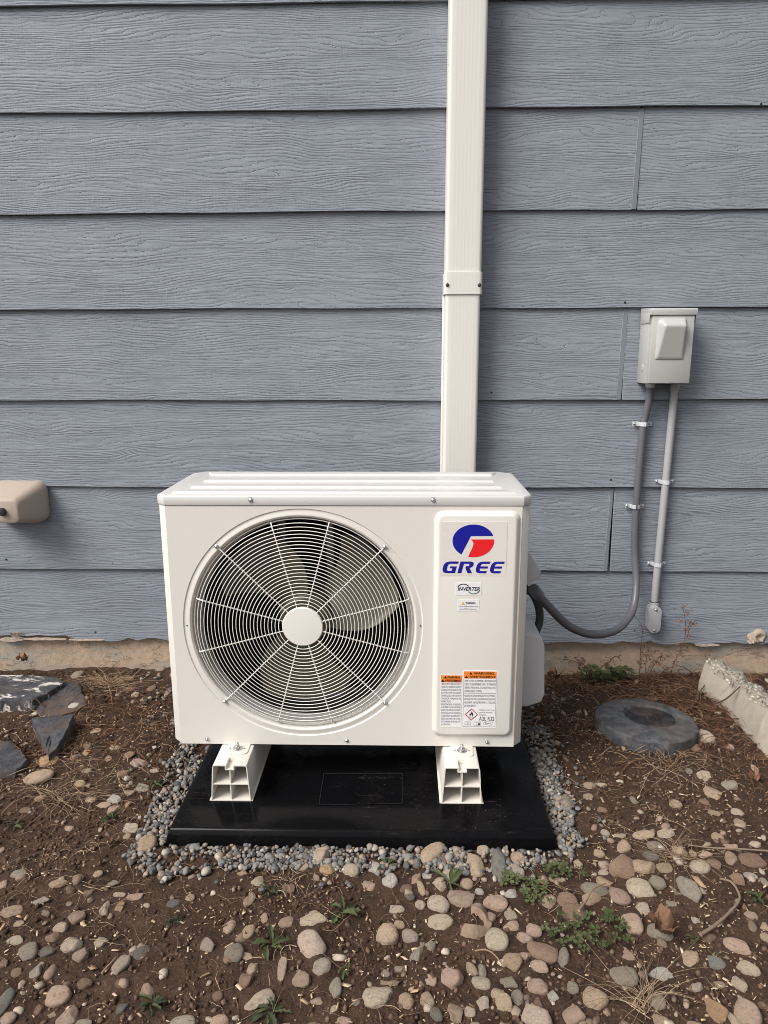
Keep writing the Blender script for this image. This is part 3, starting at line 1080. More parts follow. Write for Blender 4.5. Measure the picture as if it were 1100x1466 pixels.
E6 = lambda a: (472 + 178 * math.cos(a), 330 - 143 * math.sin(a))
arc = [E6(math.radians(18 + (236 - 18) * i / 30)) for i in range(31)]
blue = [Z6(*p) for p in arc] + [Z6(450, 288)]
v_, f_ = poly(blue)
place2d(v_, f_, O, XA, ZA, 'emblem', M['ink_blue'], st, 0.0004)
arc = [E6(math.radians(6 - (104 - 0) * i / 16)) for i in range(17)]
red = [Z6(448, 317)] + [Z6(*p) for p in arc] + [Z6(430, 470), Z6(466, 388), Z6(475, 355), Z6(466, 331)]
v_, f_ = poly(red)
place2d(v_, f_, O, XA, ZA, 'emblem', M['ink_red'], st, 0.0004)
LEFT = [(.44, 1), (.2, .95), (.06, .82), (0, .65), (0, .35), (.06, .18), (.2, .05), (.44, 0)]
GL = {'E': [(1.15, 1)] + LEFT + [(1.06, 0), (1.06, .19), (.52, .19), (.40, .23), (.36, .32), (.35, .41), (1.06, .41), (1.06, .59), (.35, .59), (.36, .68), (.40, .77), (.52, .81), (1.15, .81)],
      'G': [(1.17, 1)] + LEFT + [(1.12, 0), (1.12, .58), (.58, .58), (.58, .42), (.80, .42), (.80, .19), (.52, .19), (.40, .24), (.36, .36), (.36, .64), (.40, .76), (.52, .81), (1.17, .81)],
      'R': [(0, 0), (0, 1), (.88, 1), (1.06, .95), (1.16, .84), (1.16, .64), (1.08, .52), (.90, .46), (1.24, 0), (.86, 0), (.56, .45), (.56, .60), (.76, .60), (.82, .66), (.82, .75), (.76, .81), (.34, .81), (.34, 0)]}
lh = 104 / 475 * h
for ch, X0, WD in (('G', 203, 120), ('R', 340, 118), ('E', 490, 108), ('E', 612, 108)):
    x0 = (X0 - 190) / 570 * w
    pts = [(x0 + (x / 1.15 * WD + y * 26) / 570 * w, (638 - 615) / 475 * h + y * lh) for x, y in GL[ch]]
    v_, f_ = poly(pts)
    place2d(v_, f_, O, XA, ZA, 'letter', M['ink_blue'], st, 0.0004)

# inverter sticker
st, O, w, h = sticker('inverter_sticker', 652.7, 834, 689.2, 852, M['paper'], 0.001)
tv, tf = text_mesh('INVERTER', h * 0.42, 0.22, 0.00022, 1.0)
tv[:, 0] *= 0.86 * w / (tv[:, 0].max() - tv[:, 0].min())
place2d(tv, tf, O + Vector((w * 0.07, 0, h * 0.36)), XA, ZA, 'lettering', M['ink_navy'], st, 0.0004)


def arcband(cx2, cy2, r0, r1, a0, a1, n=14):
    o_ = [(cx2 + r1 * math.cos(t), cy2 + r1 * 0.8 * math.sin(t)) for t in [math.radians(a0 + (a1 - a0) * i / n) for i in range(n + 1)]]
    i_ = [(cx2 + (r0 if 0 < i < n else r1) * math.cos(t), cy2 + (r0 if 0 < i < n else r1) * 0.8 * math.sin(t)) for i, t in enumerate([math.radians(a0 + (a1 - a0) * i / n) for i in range(n + 1)])]
    vs = [(x, y, 0) for x, y in o_ + i_]
    return vs, [(k, k + 1, n + 2 + k, n + 1 + k) for k in range(n)]


v_, f_ = arcband(w * 0.30, h * 0.52, h * 0.42, h * 0.50, 25, 165)
place2d(v_, f_, O, XA, ZA, 'arc', M['ink_navy'], st, 0.0004)
v_, f_ = arcband(w * 0.70, h * 0.48, h * 0.42, h * 0.50, 205, 345)
place2d(v_, f_, O, XA, ZA, 'arc', M['ink_green'], st, 0.0004)

# small white warning sticker
st, O, w, h = sticker('small_warning_sticker', 655.6, 858, 686, 875.5, M['paper'], 0.001)


def lines_on(st, O, w, h, rows, mat, bold=0.0):
    """rows: (text, x0, baseline, size, full width or None)"""
    vs, fs = [], []
    for body, x0, zb, sz, fw in rows:
        tv, tf = text_mesh(body, sz * h, 0, bold)
        if fw: tv[:, 0] *= fw * w / (tv[:, 0].max() - tv[:, 0].min())
        n0 = len(vs)
        vs += [(x0 * w + p[0], zb * h + p[1], 0) for p in tv]
        fs += [tuple(i + n0 for i in f) for f in tf]
    return place2d(vs, fs, O, XA, ZA, 'lettering', mat, st, 0.0004)


lines_on(st, O, w, h, [('WARNING:', 0.36, 0.62, 0.24, 0.48)], M['ink_black'], 0.00012)
lines_on(st, O, w, h, [('Cancer and Reproductive Harm', 0.05, 0.38, 0.17, 0.9), ('www.P65Warnings.ca.gov', 0.1, 0.16, 0.17, 0.8)], M['ink_grey'])
v_, f_ = poly([(0.18 * w, 0.58 * h), (0.33 * w, 0.58 * h), (0.255 * w, 0.84 * h)])
place2d(v_, f_, O, XA, ZA, 'warning_triangle', M['ink_amber'], st, 0.0004)


def triangle(st, O, x, z, s, mat=None):
    v_, f_ = poly([(x - s * 0.58, z), (x + s * 0.58, z), (x, z + s)])
    place2d(v_, f_, O, XA, ZA, 'warning_triangle', mat or M['ink_black'], st, 0.0008)


def band(st, O, x0, x1, z0, z1, mat, name='band', lift=0.0004):
    v_, f_ = poly([(x0, z0), (x1, z0), (x1, z1), (x0, z1)])
    return place2d(v_, f_, O, XA, ZA, name, mat, st, lift)


def header(st, O, w, h, x0, x1, zt, zb, words_):
    hh = (zt - zb) * h / 2
    for i, wd in enumerate(words_):
        z1 = zt * h - i * hh
        band(st, O, x0 * w, x1 * w, z1 - hh + (0.0002 if i == 0 else 0), z1, M['ink_orange'])
        tv, tf = text_mesh(wd, hh * 0.95, 0, 0.00016)
        fw = (0.62, 0.80)[i] * (x1 - x0) * w
        tv[:, 0] *= fw / (tv[:, 0].max() - tv[:, 0].min())
        sx = x0 * w + (x1 - x0) * w * (0.30, 0.175)[i]
        place2d(tv, tf, O + Vector((sx, 0, z1 - hh * 0.84)), XA, ZA, 'lettering', M['ink_black'], st, 0.0008)
        triangle(st, O, sx - 0.085 * w, z1 - hh * 0.86, hh * 0.74)


# tall narrow warning sticker
st, O, w, h = sticker('narrow_warning_sticker', 631.3, 966.2, 660.2, 1041, M['paper'], 0.001)
header(st, O, w, h, 0.01, 0.985, 0.995, 0.865, ('WARNING', 'AVERTISSEMENT'))
t1 = ['RISK OF FIRE. AUXILIARY DEVICES', 'WHICH MAY BE IGNITION SOURCES', 'SHALL NOT BE INSTALLED IN THE', 'DUCTWORK, OTHER THAN AUXILIARY', 'DEVICES LISTED FOR USE WITH', 'THE SPECIFIC APPLIANCE. SEE', 'INSTRUCTIONS.', "RISQUE D'INCENDIE. LES DISPOSITIFS", 'AUXILIAIRES POUVANT ETRE DES', "SOURCES D'INFLAMMATION NE DOIVENT", "PAS ETRE INSTALLES DANS LES CONDUITS", "A L'EXCEPTION DES DISPOSITIFS", 'REPERTORIES POUR ETRE UTILISES', "AVEC L'APPAREIL SPECIFIQUE. VOIR", 'LES INSTRUCTIONS.']
lines_on(st, O, w, h, [(s, 0.035, 0.815 - 0.0555 * i, 0.050, (0.92 if len(s) > 18 else 0.45)) for i, s in enumerate(t1)], M['ink_grey'])

# wide refrigerant warning sticker
st, O, w, h = sticker('refrigerant_warning_sticker', 662.8, 959.6, 710.2, 1042.5, M['paper'], 0.002)
header(st, O, w, h, 0.035, 0.965, 0.985, 0.865, ('WARNING', 'AVERTISSEMENT'))
t2 = ['RISK OF FIRE. FLAMMABLE REFRIGERANT', 'USED. TO BE REPAIRED ONLY BY TRAINED', 'SERVICE PERSONNEL. DO NOT PUNCTURE', 'REFRIGERANT TUBING.']
t3 = ["RISQUE D'INCENDIE. REFRIGERANT INFLAMMABLE.", 'REPARATION PAR UNE PERSONNE QUALIFIEE', 'SEULEMENT. NE PAS PERFORER LA TUBULURE', 'DE REFRIGERANT.']
rows = [(s, 0.06, 0.805 - 0.058 * i, 0.052, 0.89 if i < 3 else 0.5) for i, s in enumerate(t2)] + [(s, 0.06, 0.55 - 0.058 * i, 0.050, 0.89 if i < 3 else 0.35) for i, s in enumerate(t3)]
rows += [('Refrigerant Safety Group', 0.50, 0.312, 0.034, 0.44), ('groupe de securite du', 0.50, 0.268, 0.034, 0.38), ('refrigerant', 0.50, 0.226, 0.034, 0.2)]
lines_on(st, O, w, h, rows, M['ink_grey'])
lines_on(st, O, w, h, [('A2L R32', 0.50, 0.135, 0.10, 0.44)], M['ink_black'])
band(st, O, 0.035 * w, 0.965 * w, 0.608 * h, 0.613 * h, M['ink_grey'], 'rule')
for x0, x1, z0, z1 in ((0.03, 0.036, 0.03, 0.865), (0.964, 0.970, 0.03, 0.865), (0.03, 0.97, 0.025, 0.03)):
    band(st, O, x0 * w, x1 * w, z0 * h, z1 * h, M['ink_grey'], 'rule')
dcx, dcz, dr = 0.275 * w, 0.24 * h, 0.19 * w
vs = []
for r in (dr, dr * 0.84):
    vs += [(dcx + r, dcz, 0), (dcx, dcz + r, 0), (dcx - r, dcz, 0), (dcx, dcz - r, 0)]
place2d(vs, [(k, (k + 1) % 4, 4 + (k + 1) % 4, 4 + k) for k in range(4)], O, XA, ZA, 'diamond', M['ink_crimson'], st, 0.0004)
fl = [(-.36, -.25), (-.44, 0), (-.30, .30), (-.25, .12), (-.12, .42), (.02, .78), (.08, .40), (.22, .55), (.34, .25), (.42, .02), (.34, -.25), (.16, -.34), (.22, -.05), (.06, .12), (-.06, -.08), (-.16, .02), (-.2, -.2), (-.12, -.34)]
v_, f_ = poly([(dcx + x * dr * 0.72, dcz + (z - 0.06) * dr * 0.72) for x, z in fl])
place2d(v_, f_, O, XA, ZA, 'flame', M['ink_black'], st, 0.0004)
band(st, O, dcx - dr * 0.32, dcx + dr * 0.32, dcz - dr * 0.46, dcz - dr * 0.38, M['ink_black'], 'flame_bar')


def outline_box(x0, x1, z0, z1, t_):
    for a in ((x0, x1, z0, z0 + t_), (x0, x1, z1 - t_, z1), (x0, x0 + t_, z0 + t_, z1 - t_), (x1 - t_, x1, z0 + t_, z1 - t_)):
        band(st, O, a[0] * w, a[1] * w, a[2] * h, a[3] * h, M['ink_grey'], 'icon_line')


outline_box(0.09, 0.18, 0.055, 0.115, 0.008); outline_box(0.18, 0.27, 0.055, 0.115, 0.008)
outline_box(0.35, 0.44, 0.05, 0.115, 0.006); outline_box(0.44, 0.55, 0.05, 0.115, 0.006)
v_, f_ = poly([(0.475 * w, 0.055 * h), (0.525 * w, 0.055 * h), (0.52 * w, 0.085 * h), (0.50 * w, 0.11 * h), (0.48 * w, 0.08 * h)])
place2d(v_, f_, O, XA, ZA, 'figure_icon', M['ink_black'], st, 0.0009)
for a, b2 in (((0.62, 0.075), (0.67, 0.115)), ((0.67, 0.115), (0.90, 0.115)), ((0.90, 0.115), (0.86, 0.05)), ((0.86, 0.05), (0.62, 0.075))):
    ax, az, bx, bz = a[0] * w, a[1] * h, b2[0] * w, b2[1] * h
    L = math.hypot(bx - ax, bz - az); nx_, nz_ = -(bz - az) / L * 0.0002, (bx - ax) / L * 0.0002
    v_, f_ = poly([(ax - nx_, az - nz_), (bx - nx_, bz - nz_), (bx + nx_, bz + nz_), (ax + nx_, az + nz_)])
    place2d(v_, f_, O, XA, ZA, 'icon_line', M['ink_black'], st, 0.0004)
lines_on(st, O, w, h, [('Mark', 0.68, 0.075, 0.045, 0.16)], M['ink_black'])

# side covers: wiring cover and valve cover on the right flank
ys = YF + 0.13
prof = [at(x, y, ys) for x, y in ((750, 766), (757.5, 775), (775, 817), (773.5, 826), (758, 837.5), (750, 837))]
prof[0].x = prof[-1].x = UX + HW - 0.002
prof[1].x = UX + HW + 0.004
MB().prism([(p.x, YF + 0.13, p.z) for p in prof], (0, 0.12, 0)).build('wiring_cover', M['side_cover'], unit, bevel=0.004, seg=3)
prof = [at(x, y, ys) for x, y in ((750, 905), (757, 905), (774, 910), (779, 922), (779, 992), (774, 1003), (755, 1009), (750, 1009))]
prof[0].x = prof[-1].x = UX + HW - 0.002
MB().prism([(p.x, YF + 0.12, p.z) for p in prof], (0, 0.16, 0)).build('valve_cover', M['side_cover'], unit, bevel=0.004, seg=3)
# bolted foot plates on the rails
for xc, pxc in ((rail_l.x, 340.5), (rail_r.x, 661)):
    zr = RT_Z
    f = at(pxc, 1076, YF - 0.022)
    c0 = xc + 0.004
    foot = MB().loft([[(c0 + x, YF - 0.012 + z, zr + 0.0003) for x, z in rrect(0.054, 0.064, 0.012)], [(c0 + x, YF - 0.012 + z, zr + 0.0026) for x, z in rrect(0.054, 0.064, 0.012)], [(c0 + x, YF - 0.012 + z, zr + 0.0032) for x, z in rrect(0.050, 0.060, 0.010)]]).build('foot_plate', M['rail'], unit)
    bx, by = c0, YF - 0.022
    MB().tube([(bx, by, zr + 0.003), (bx, by, zr + 0.0052)], 0.0115, 20).build('washer', M['steel'], foot, bevel=0.0005)
    MB().tube([(bx, by, zr + 0.0052), (bx, by, zr + 0.0115)], 0.0078, 6).build('nut', M['steel'], foot, bevel=0.0006)
    MB().tube([(bx, by, zr + 0.0115), (bx, by, zr + 0.0185), (bx, by, zr + 0.020)], [0.0040, 0.0040, 0.0028], 12).build('bolt', M['steel'], foot)
    for s in (-1, 1):
        MB().tube([(bx + s * 0.017, by, zr + 0.0028), (bx + s * 0.017, by, zr + 0.0036)], 0.0018, 8).build('pin_hole', M['black'], foot)

# ------------------------------------------------------------------ disconnect box
bxD = 0.090
p0 = at(928, 549, WALL - bxD); p1 = at(996, 441, WALL - bxD); pb = at(985, 549, WALL - bxD)
bx0, bx1 = p0.x - 0.0015, p0.x + 0.1225
bz0, bz1 = p0.z, p1.z
dbox = empty('disconnect_box', ((bx0 + bx1) / 2, WALL, bz0), 'grey metal electrical disconnect box with raised cover on the siding', 'electrical box')
yb = WALL - bxD
MB().box((bx0 - 0.004, yb + 0.012, bz0 - 0.001), (bx1 - 0.002, WALL + 0.004, bz1 - 0.004)).build('enclosure', M['grey_box'], dbox, bevel=0.002)
door = MB().box((bx0 + 0.001, yb, bz0), (bx1, yb + 0.011, bz1 - 0.020)).build('door', M['grey_box'], dbox, bevel=0.003)
mb = MB()
mb.prism([(bx0 - 0.006, yb - 0.004, bz1 - 0.0195), (bx0 - 0.006, yb - 0.004, bz1 - 0.003), (bx0 - 0.006, yb, bz1), (bx0 - 0.006, WALL + 0.003, bz1 + 0.004), (bx0 - 0.006, WALL + 0.003, bz1 - 0.0195)], (bx1 - bx0 + 0.012, 0, 0))
cap = mb.build('rain_cap', M['grey_box'], dbox, bevel=0.0015)
for s, xx in ((-1, bx0 - 0.0062), (1, bx1 + 0.0045)):
    MB().box((xx, yb + 0.008, bz1 - 0.042), (xx + 0.0018, WALL - 0.002, bz1 - 0.012)).build('cap_flap', M['grey_box'], cap, bevel=0.0006)
# raised cover: broad at the top, dying into the door at the bottom
a = [at(x, y, yb) for x, y in ((942, 454.5), (984, 454.5), (979.5, 514), (937.5, 514))]
hgt = 0.027
tl, tr, br, bl = a
mb = MB()
nu, nv = 26, 30


def sstep(q): q = min(1.0, max(0.0, q)); return q * q * (3 - 2 * q)


for iv in range(nv + 1):
    v = iv / nv
    L_, R_2 = tl + (bl - tl) * v, tr + (br - tr) * v
    for iu in range(nu + 1):
        u_ = iu / nu
        wl_ = 0.24 - 0.16 * v                                        # the left flank is broad at the top
        hh_ = hgt * min(sstep(u_ / wl_), sstep((1 - u_) / 0.12)) * min(sstep(v / 0.22), 1.0) * (1.0 - 0.93 * max(0.0, (v - 0.15) / 0.85))
        p = L_ + (R_2 - L_) * u_
        mb.v.append(Vector((p.x, yb - 0.0006 - hh_ - (0.0012 if 0 < iu < nu and 0 < iv < nv else 0), p.z)))
for iv in range(nv):
    for iu in range(nu):
        q = iv * (nu + 1) + iu
        mb.f.append((q, q + 1, q + nu + 2, q + nu + 1))
mb.build('raised_cover', M['grey_box'], door, smooth=75)
MB().box((bx0 + 0.052, yb - 0.0035, bz0 - 0.0015), (bx0 + 0.073, yb + 0.003, bz0 + 0.0045)).build('latch_tab', M['steel'], door, bevel=0.001)
MB().tube([(bx0 - 0.0048, WALL - 0.045, bz0 + 0.045), (bx0 - 0.0035, WALL - 0.045, bz0 + 0.045)], 0.011, 18).build('knockout', M['grey_box'], dbox, bevel=0.0005)


# ------------------------------------------------------------------ conduits and straps
def smooth_path(pts, sub=8):
    pts = [Vector(p) for p in pts]
    out = []
    for i in range(len(pts) - 1):
        p0, p1, p2, p3 = pts[max(i - 1, 0)], pts[i], pts[i + 1], pts[min(i + 2, len(pts) - 1)]
        for k in range(sub):
            t = k / sub
            out.append(0.5 * ((2 * p1) + (-p0 + p2) * t + (2 * p0 - 5 * p1 + 4 * p2 - p3) * t * t + (-p0 + 3 * p1 - 3 * p2 + p3) * t ** 3))
    out.append(pts[-1])
    return out


def resample(path, step):
    out, acc = [path[0]], 0
    for a, b in zip(path, path[1:]):
        L = (b - a).length
        d = step - acc
        while d < L:
            out.append(a + (b - a) * (d / L)); d += step
        acc = L - (d - step)
    return out


CR = 0.0115
WC = WALL - CR - 0.001
top_pt = Vector((at(931.5, 549, WALL - 0.022).x, WALL - 0.022, bz0 - 0.0005))
pts = [top_pt] + [at(x, y, Y) for x, y, Y in ((929, 575, WALL - 0.018), (924, 597, WC), (921, 611, WC), (916, 665, WC), (911.5, 720, WC), (909.5, 760, WC), (909.5, 800, WC - 0.004), (911, 840, WC - 0.03), (905, 876, 2.23), (884, 901, 2.15), (850, 908.5, 2.06), (816, 897, 1.97), (787, 870, 1.88), (766, 846, 1.815))]
path = resample(smooth_path(pts), 0.0021)
flex = empty('flexible_conduit', pts[3], 'dark grey flexible conduit looping from the disconnect box to the unit', 'conduit')
rads = [CR + (0.00035 if i % 2 else -0.00035) for i in range(len(path))]
MB().tube(path, rads, 12).build('jacket', M['flex'], flex, smooth=70)
MB().tube([path[-1] - (path[-1] - path[-8]).normalized() * 0.030, path[-1] + (path[-1] - path[-8]).normalized() * 0.012], CR * 1.35, 12).build('end_fitting', M['flex'], flex, bevel=0.001)
MB().tube([top_pt + Vector((0, 0, 0.0)), top_pt + Vector((0.0002, 0.001, -0.014))], CR * 1.25, 12).build('end_fitting', M['galv'], flex, bevel=0.001)


def strap(parent, c, r, zdir=Vector((0, 0, 1))):
    """two-hole strap round a pipe on the wall"""
    hw = 0.0065
    prof = []
    yo = WALL - 0.0004
    prof.append((-r - 0.019, yo)); prof.append((-r - 0.004, yo))
    for i in range(9):
        a = math.radians(180 + 180 * i / 8)
        prof.append(((r + 0.0012) * math.cos(a), c.y + (r + 0.0012) * math.sin(a)))
    prof.append((r + 0.004, yo)); prof.append((r + 0.019, yo))
    mb = MB()
    for i in range(len(prof) - 1):
        (xa, ya), (xb, yb_) = prof[i], prof[i + 1]
        mb.add([(c.x + xa, ya - 0.0012, c.z - hw), (c.x + xb, yb_ - 0.0012, c.z - hw), (c.x + xb, yb_ - 0.0012, c.z + hw), (c.x + xa, ya - 0.0012, c.z + hw),
                (c.x + xa, ya, c.z - hw), (c.x + xb, yb_, c.z - hw), (c.x + xb, yb_, c.z + hw), (c.x + xa, ya, c.z + hw)],
               [(0, 1, 2, 3), (7, 6, 5, 4), (0, 4, 5, 1), (3, 2, 6, 7), (0, 3, 7, 4), (1, 5, 6, 2)])
    s = mb.build('strap', M['galv'], parent, smooth=60)
    for sg in (-1, 1):
        link('screw', SCREW, s, (c.x + sg * (r + 0.013), yo - 0.0012, c.z))


for px, py in ((921.3, 607), (910.3, 725)):
    p = at(px, py, WC); p.y = WC
    strap(flex, p, CR)

rg = empty('rigid_conduit', at(951, 700, WALL - 0.014), 'light grey rigid conduit with end fitting running down from the disconnect box', 'conduit')
PR = 0.0118
WR = WALL - PR - 0.0012
pt = Vector((at(966.5, 551, WALL - 0.018).x, WALL - 0.018, bz0 - 0.0005))
A_, B_ = at(963, 590, WR), at(936.5, 866, WR)
path = resample(smooth_path([pt, A_, A_ + (B_ - A_) * 0.25, A_ + (B_ - A_) * 0.5, B_]), 0.02)
MB().tube(path + [B_], PR, 14).build('pipe', M['conduit'], rg, smooth=60)
MB().tube([pt + Vector((0, 0, 0)), pt + Vector((0, 0.001, -0.022))], PR * 1.25, 14).build('connector', M['conduit'], rg, bevel=0.001)
for px, py in ((951, 690), (939.5, 808)):
    p = at(px, py, WR)
    t = (p.z - A_.z) / (B_.z - A_.z)
    strap(rg, Vector((A_.x + (B_.x - A_.x) * t, WR, p.z)), PR)
c = at(936, 885, WALL - 0.02)
mb = MB()
lb_w, lb_h = 0.040, 0.092
mb.loft([[(c.x - 0.002 + x * 0.96, WALL + 0.001, c.z + z) for x, z in rrect(lb_w, lb_h, 0.017)], [(c.x - 0.002 + x * 0.98, WALL - 0.024, c.z + z) for x, z in rrect(lb_w, lb_h, 0.018)], [(c.x - 0.002 + x, WALL - 0.034, c.z + z) for x, z in rrect(lb_w, lb_h, 0.019)]])
lb = mb.build('access_fitting', M['conduit'], rg, bevel=0.0012)
MB().loft([[(c.x - 0.001 + x, WALL - 0.0342, c.z + z) for x, z in rrect(lb_w + 0.001, lb_h + 0.001, 0.0195)], [(c.x - 0.001 + x, WALL - 0.0378, c.z + z) for x, z in rrect(lb_w, lb_h, 0.019)]]).build('fitting_cover', M['conduit'], lb, bevel=0.0008)
for s in (-1, 1):
    link('screw', SCREW, lb, (c.x - 0.001, WALL - 0.0378, c.z + s * 0.036))
MB().tube([B_ + Vector((0, 0, 0.010)), B_ + Vector((0, 0, -0.016))], PR * 1.28, 14).build('collar', M['conduit'], rg, bevel=0.001)
MB().tube([B_ + Vector((0, 0, 0.0125)), B_ + Vector((0, 0, 0.0100))], PR * 1.16, 14).build('seal_ring', M['black_rubber'], rg)

hose = [at(x, y, Y) for x, y, Y in ((752, 842, 1.83), (764, 852, 1.835), (772, 872, 1.84), (772, 892, 1.835), (765, 908, 1.82), (757, 918, 1.80))]
hp = smooth_path(hose)
tag(MB().tube(hp, 0.0105, 12).build('insulated_hose', M['black_rubber'], None, smooth=70), 'black insulated hose curving between the two covers on the unit side', 'hose')

# ------------------------------------------------------------------ faucet cover at the left edge
fa, fb = at(-3, 745.5, WALL), at(66.5, 688, WALL)
fcx, fcz, fw_, fh_ = (fa.x + fb.x) / 2, (fa.z + fb.z) / 2, fb.x - fa.x, fb.z - fa.z
fau = empty('faucet_cover', (fcx, WALL, fcz), 'tan tapered foam faucet cover with black knob on the siding', 'faucet cover')
mb = MB()
prof = [(1.0, 1.0, 0.0, 0.03, 0.10), (1.0, 1.0, 0.018, 0.03, 0.10), (0.985, 0.98, 0.026, 0.03, 0.10), (0.60, 0.60, 0.112, 0.022, 0.0), (0.555, 0.545, 0.121, 0.02, 0.0), (0.50, 0.48, 0.1235, 0.018, 0.0)]
mb.loft([[(fcx + x, WALL + 0.004 - d, fcz + z - 0.010 * (d / 0.12)) for x, z in rrect(fw_ * a, fh_ * b, r, 6)] for a, b, d, r, _ in prof])
mb.build('shell', M['tan_cover'], fau, smooth=40)
MB().loft([[(fcx + r * math.cos(t), WALL + 0.004 - d, fcz - 0.010 + r * math.sin(t)) for t in [k * math.pi / 10 for k in range(20)]] for r, d in ((0.012, 0.122), (0.0125, 0.132), (0.010, 0.136), (0.004, 0.137))]).build('knob', M['black_rubber'], fau)

#@@GROUND@@
# ------------------------------------------------------------------ stones
def ico(sub):
    bm = bmesh.new()
    bmesh.ops.create_icosphere(bm, subdivisions=sub, radius=1.0)
    bm.verts.ensure_lookup_table()
    V = np.array([v.co[:] for v in bm.verts])
    F = np.array([[v.index for v in f.verts] for f in bm.faces])
    bm.free()
    return V, F


def noise3(V, sc, seed):
    a = fbm(V[:, 0] * 1.0 + V[:, 2] * 0.7, V[:, 1] - V[:, 2] * 0.6, sc, 3, seed)
    b = fbm(V[:, 2] * 1.0 - V[:, 1] * 0.4, V[:, 0] * 0.8 + V[:, 1], sc, 3, seed + 31)
    return a + b


def stone_shape(seed, angular, sub=3):
    r = np.random.default_rng(seed)
    V, F = ico(sub)
    p = 2.0 + (0.5 if not angular else 1.4) * r.random()                # squarish ellipsoid
    q = np.abs(V) ** p
    V = V / (q.sum(1, keepdims=True) ** (1 / p))
    for k in range(9 if angular else 5):
        n = r.normal(size=3); n /= np.linalg.norm(n)
        d = (0.62 + 0.25 * r.random()) if angular else (0.70 + 0.22 * r.random())
        t = V @ n - d
        V = V - np.outer(np.where(t > 0, t * (0.95 if angular else 0.8), 0), n)
    V = V * (1 + (0.34 if angular else 0.24) * noise3(V, 1.1, seed)[:, None] + (0.14 if angular else 0.07) * noise3(V, 3.6, seed + 7)[:, None] + (0.07 if angular else 0.02) * noise3(V, 9.0, seed + 17)[:, None])
    # egg-shaped taper
    V[:, 1] *= 1 + 0.22 * (r.random() - 0.5) * V[:, 0]
    V[:, 2] *= 1 + 0.30 * (r.random() - 0.5) * V[:, 0]
    lo, hi = V.min(0), V.max(0)
    return (V - (lo + hi) / 2) / ((hi - lo) / 2), F


ROUND = [np_mesh('stone', *stone_shape(100 + i, False), M['stone']) for i in range(12)]
ROUGH = [np_mesh('stone', *stone_shape(300 + i, True), M['stone']) for i in range(8)]

pc = at(1085, 912.5, WALL - 0.004)
V7, F7 = stone_shape(411, True, 4)
V7 = V7 * (1 + 0.30 * noise3(V7, 5.0, 5)[:, None])
V7[:, 1] -= 0.55 * np.exp(-((V7[:, 0] - 0.1) ** 2 + (V7[:, 2]) ** 2) / 0.10) * np.sign(V7[:, 1])
o = link('foam_patch', np_mesh('foam_patch', V7 * np.array([0.034, 0.015, 0.027]), F7, M['foam']), None, (pc.x, WALL - 0.001, pc.z))
tag(o, 'rough cream foam patch filling a round hole in the lowest siding board', 'patch')

SC = {'t': (0.44, 0.335, 0.245), 'c': (0.57, 0.475, 0.375), 'w': (0.64, 0.60, 0.54), 'g': (0.36, 0.312, 0.258), 'd': (0.20, 0.18, 0.162), 'p': (0.42, 0.315, 0.248),
      'b': (0.29, 0.20, 0.145), 'o': (0.50, 0.33, 0.205), 's': (0.25, 0.243, 0.222)}
SW = {'t': 'tan', 'c': 'cream', 'w': 'whitish', 'g': 'grey', 'd': 'dark grey', 'p': 'pinkish', 'b': 'brown', 'o': 'orange tan', 's': 'slate grey'}
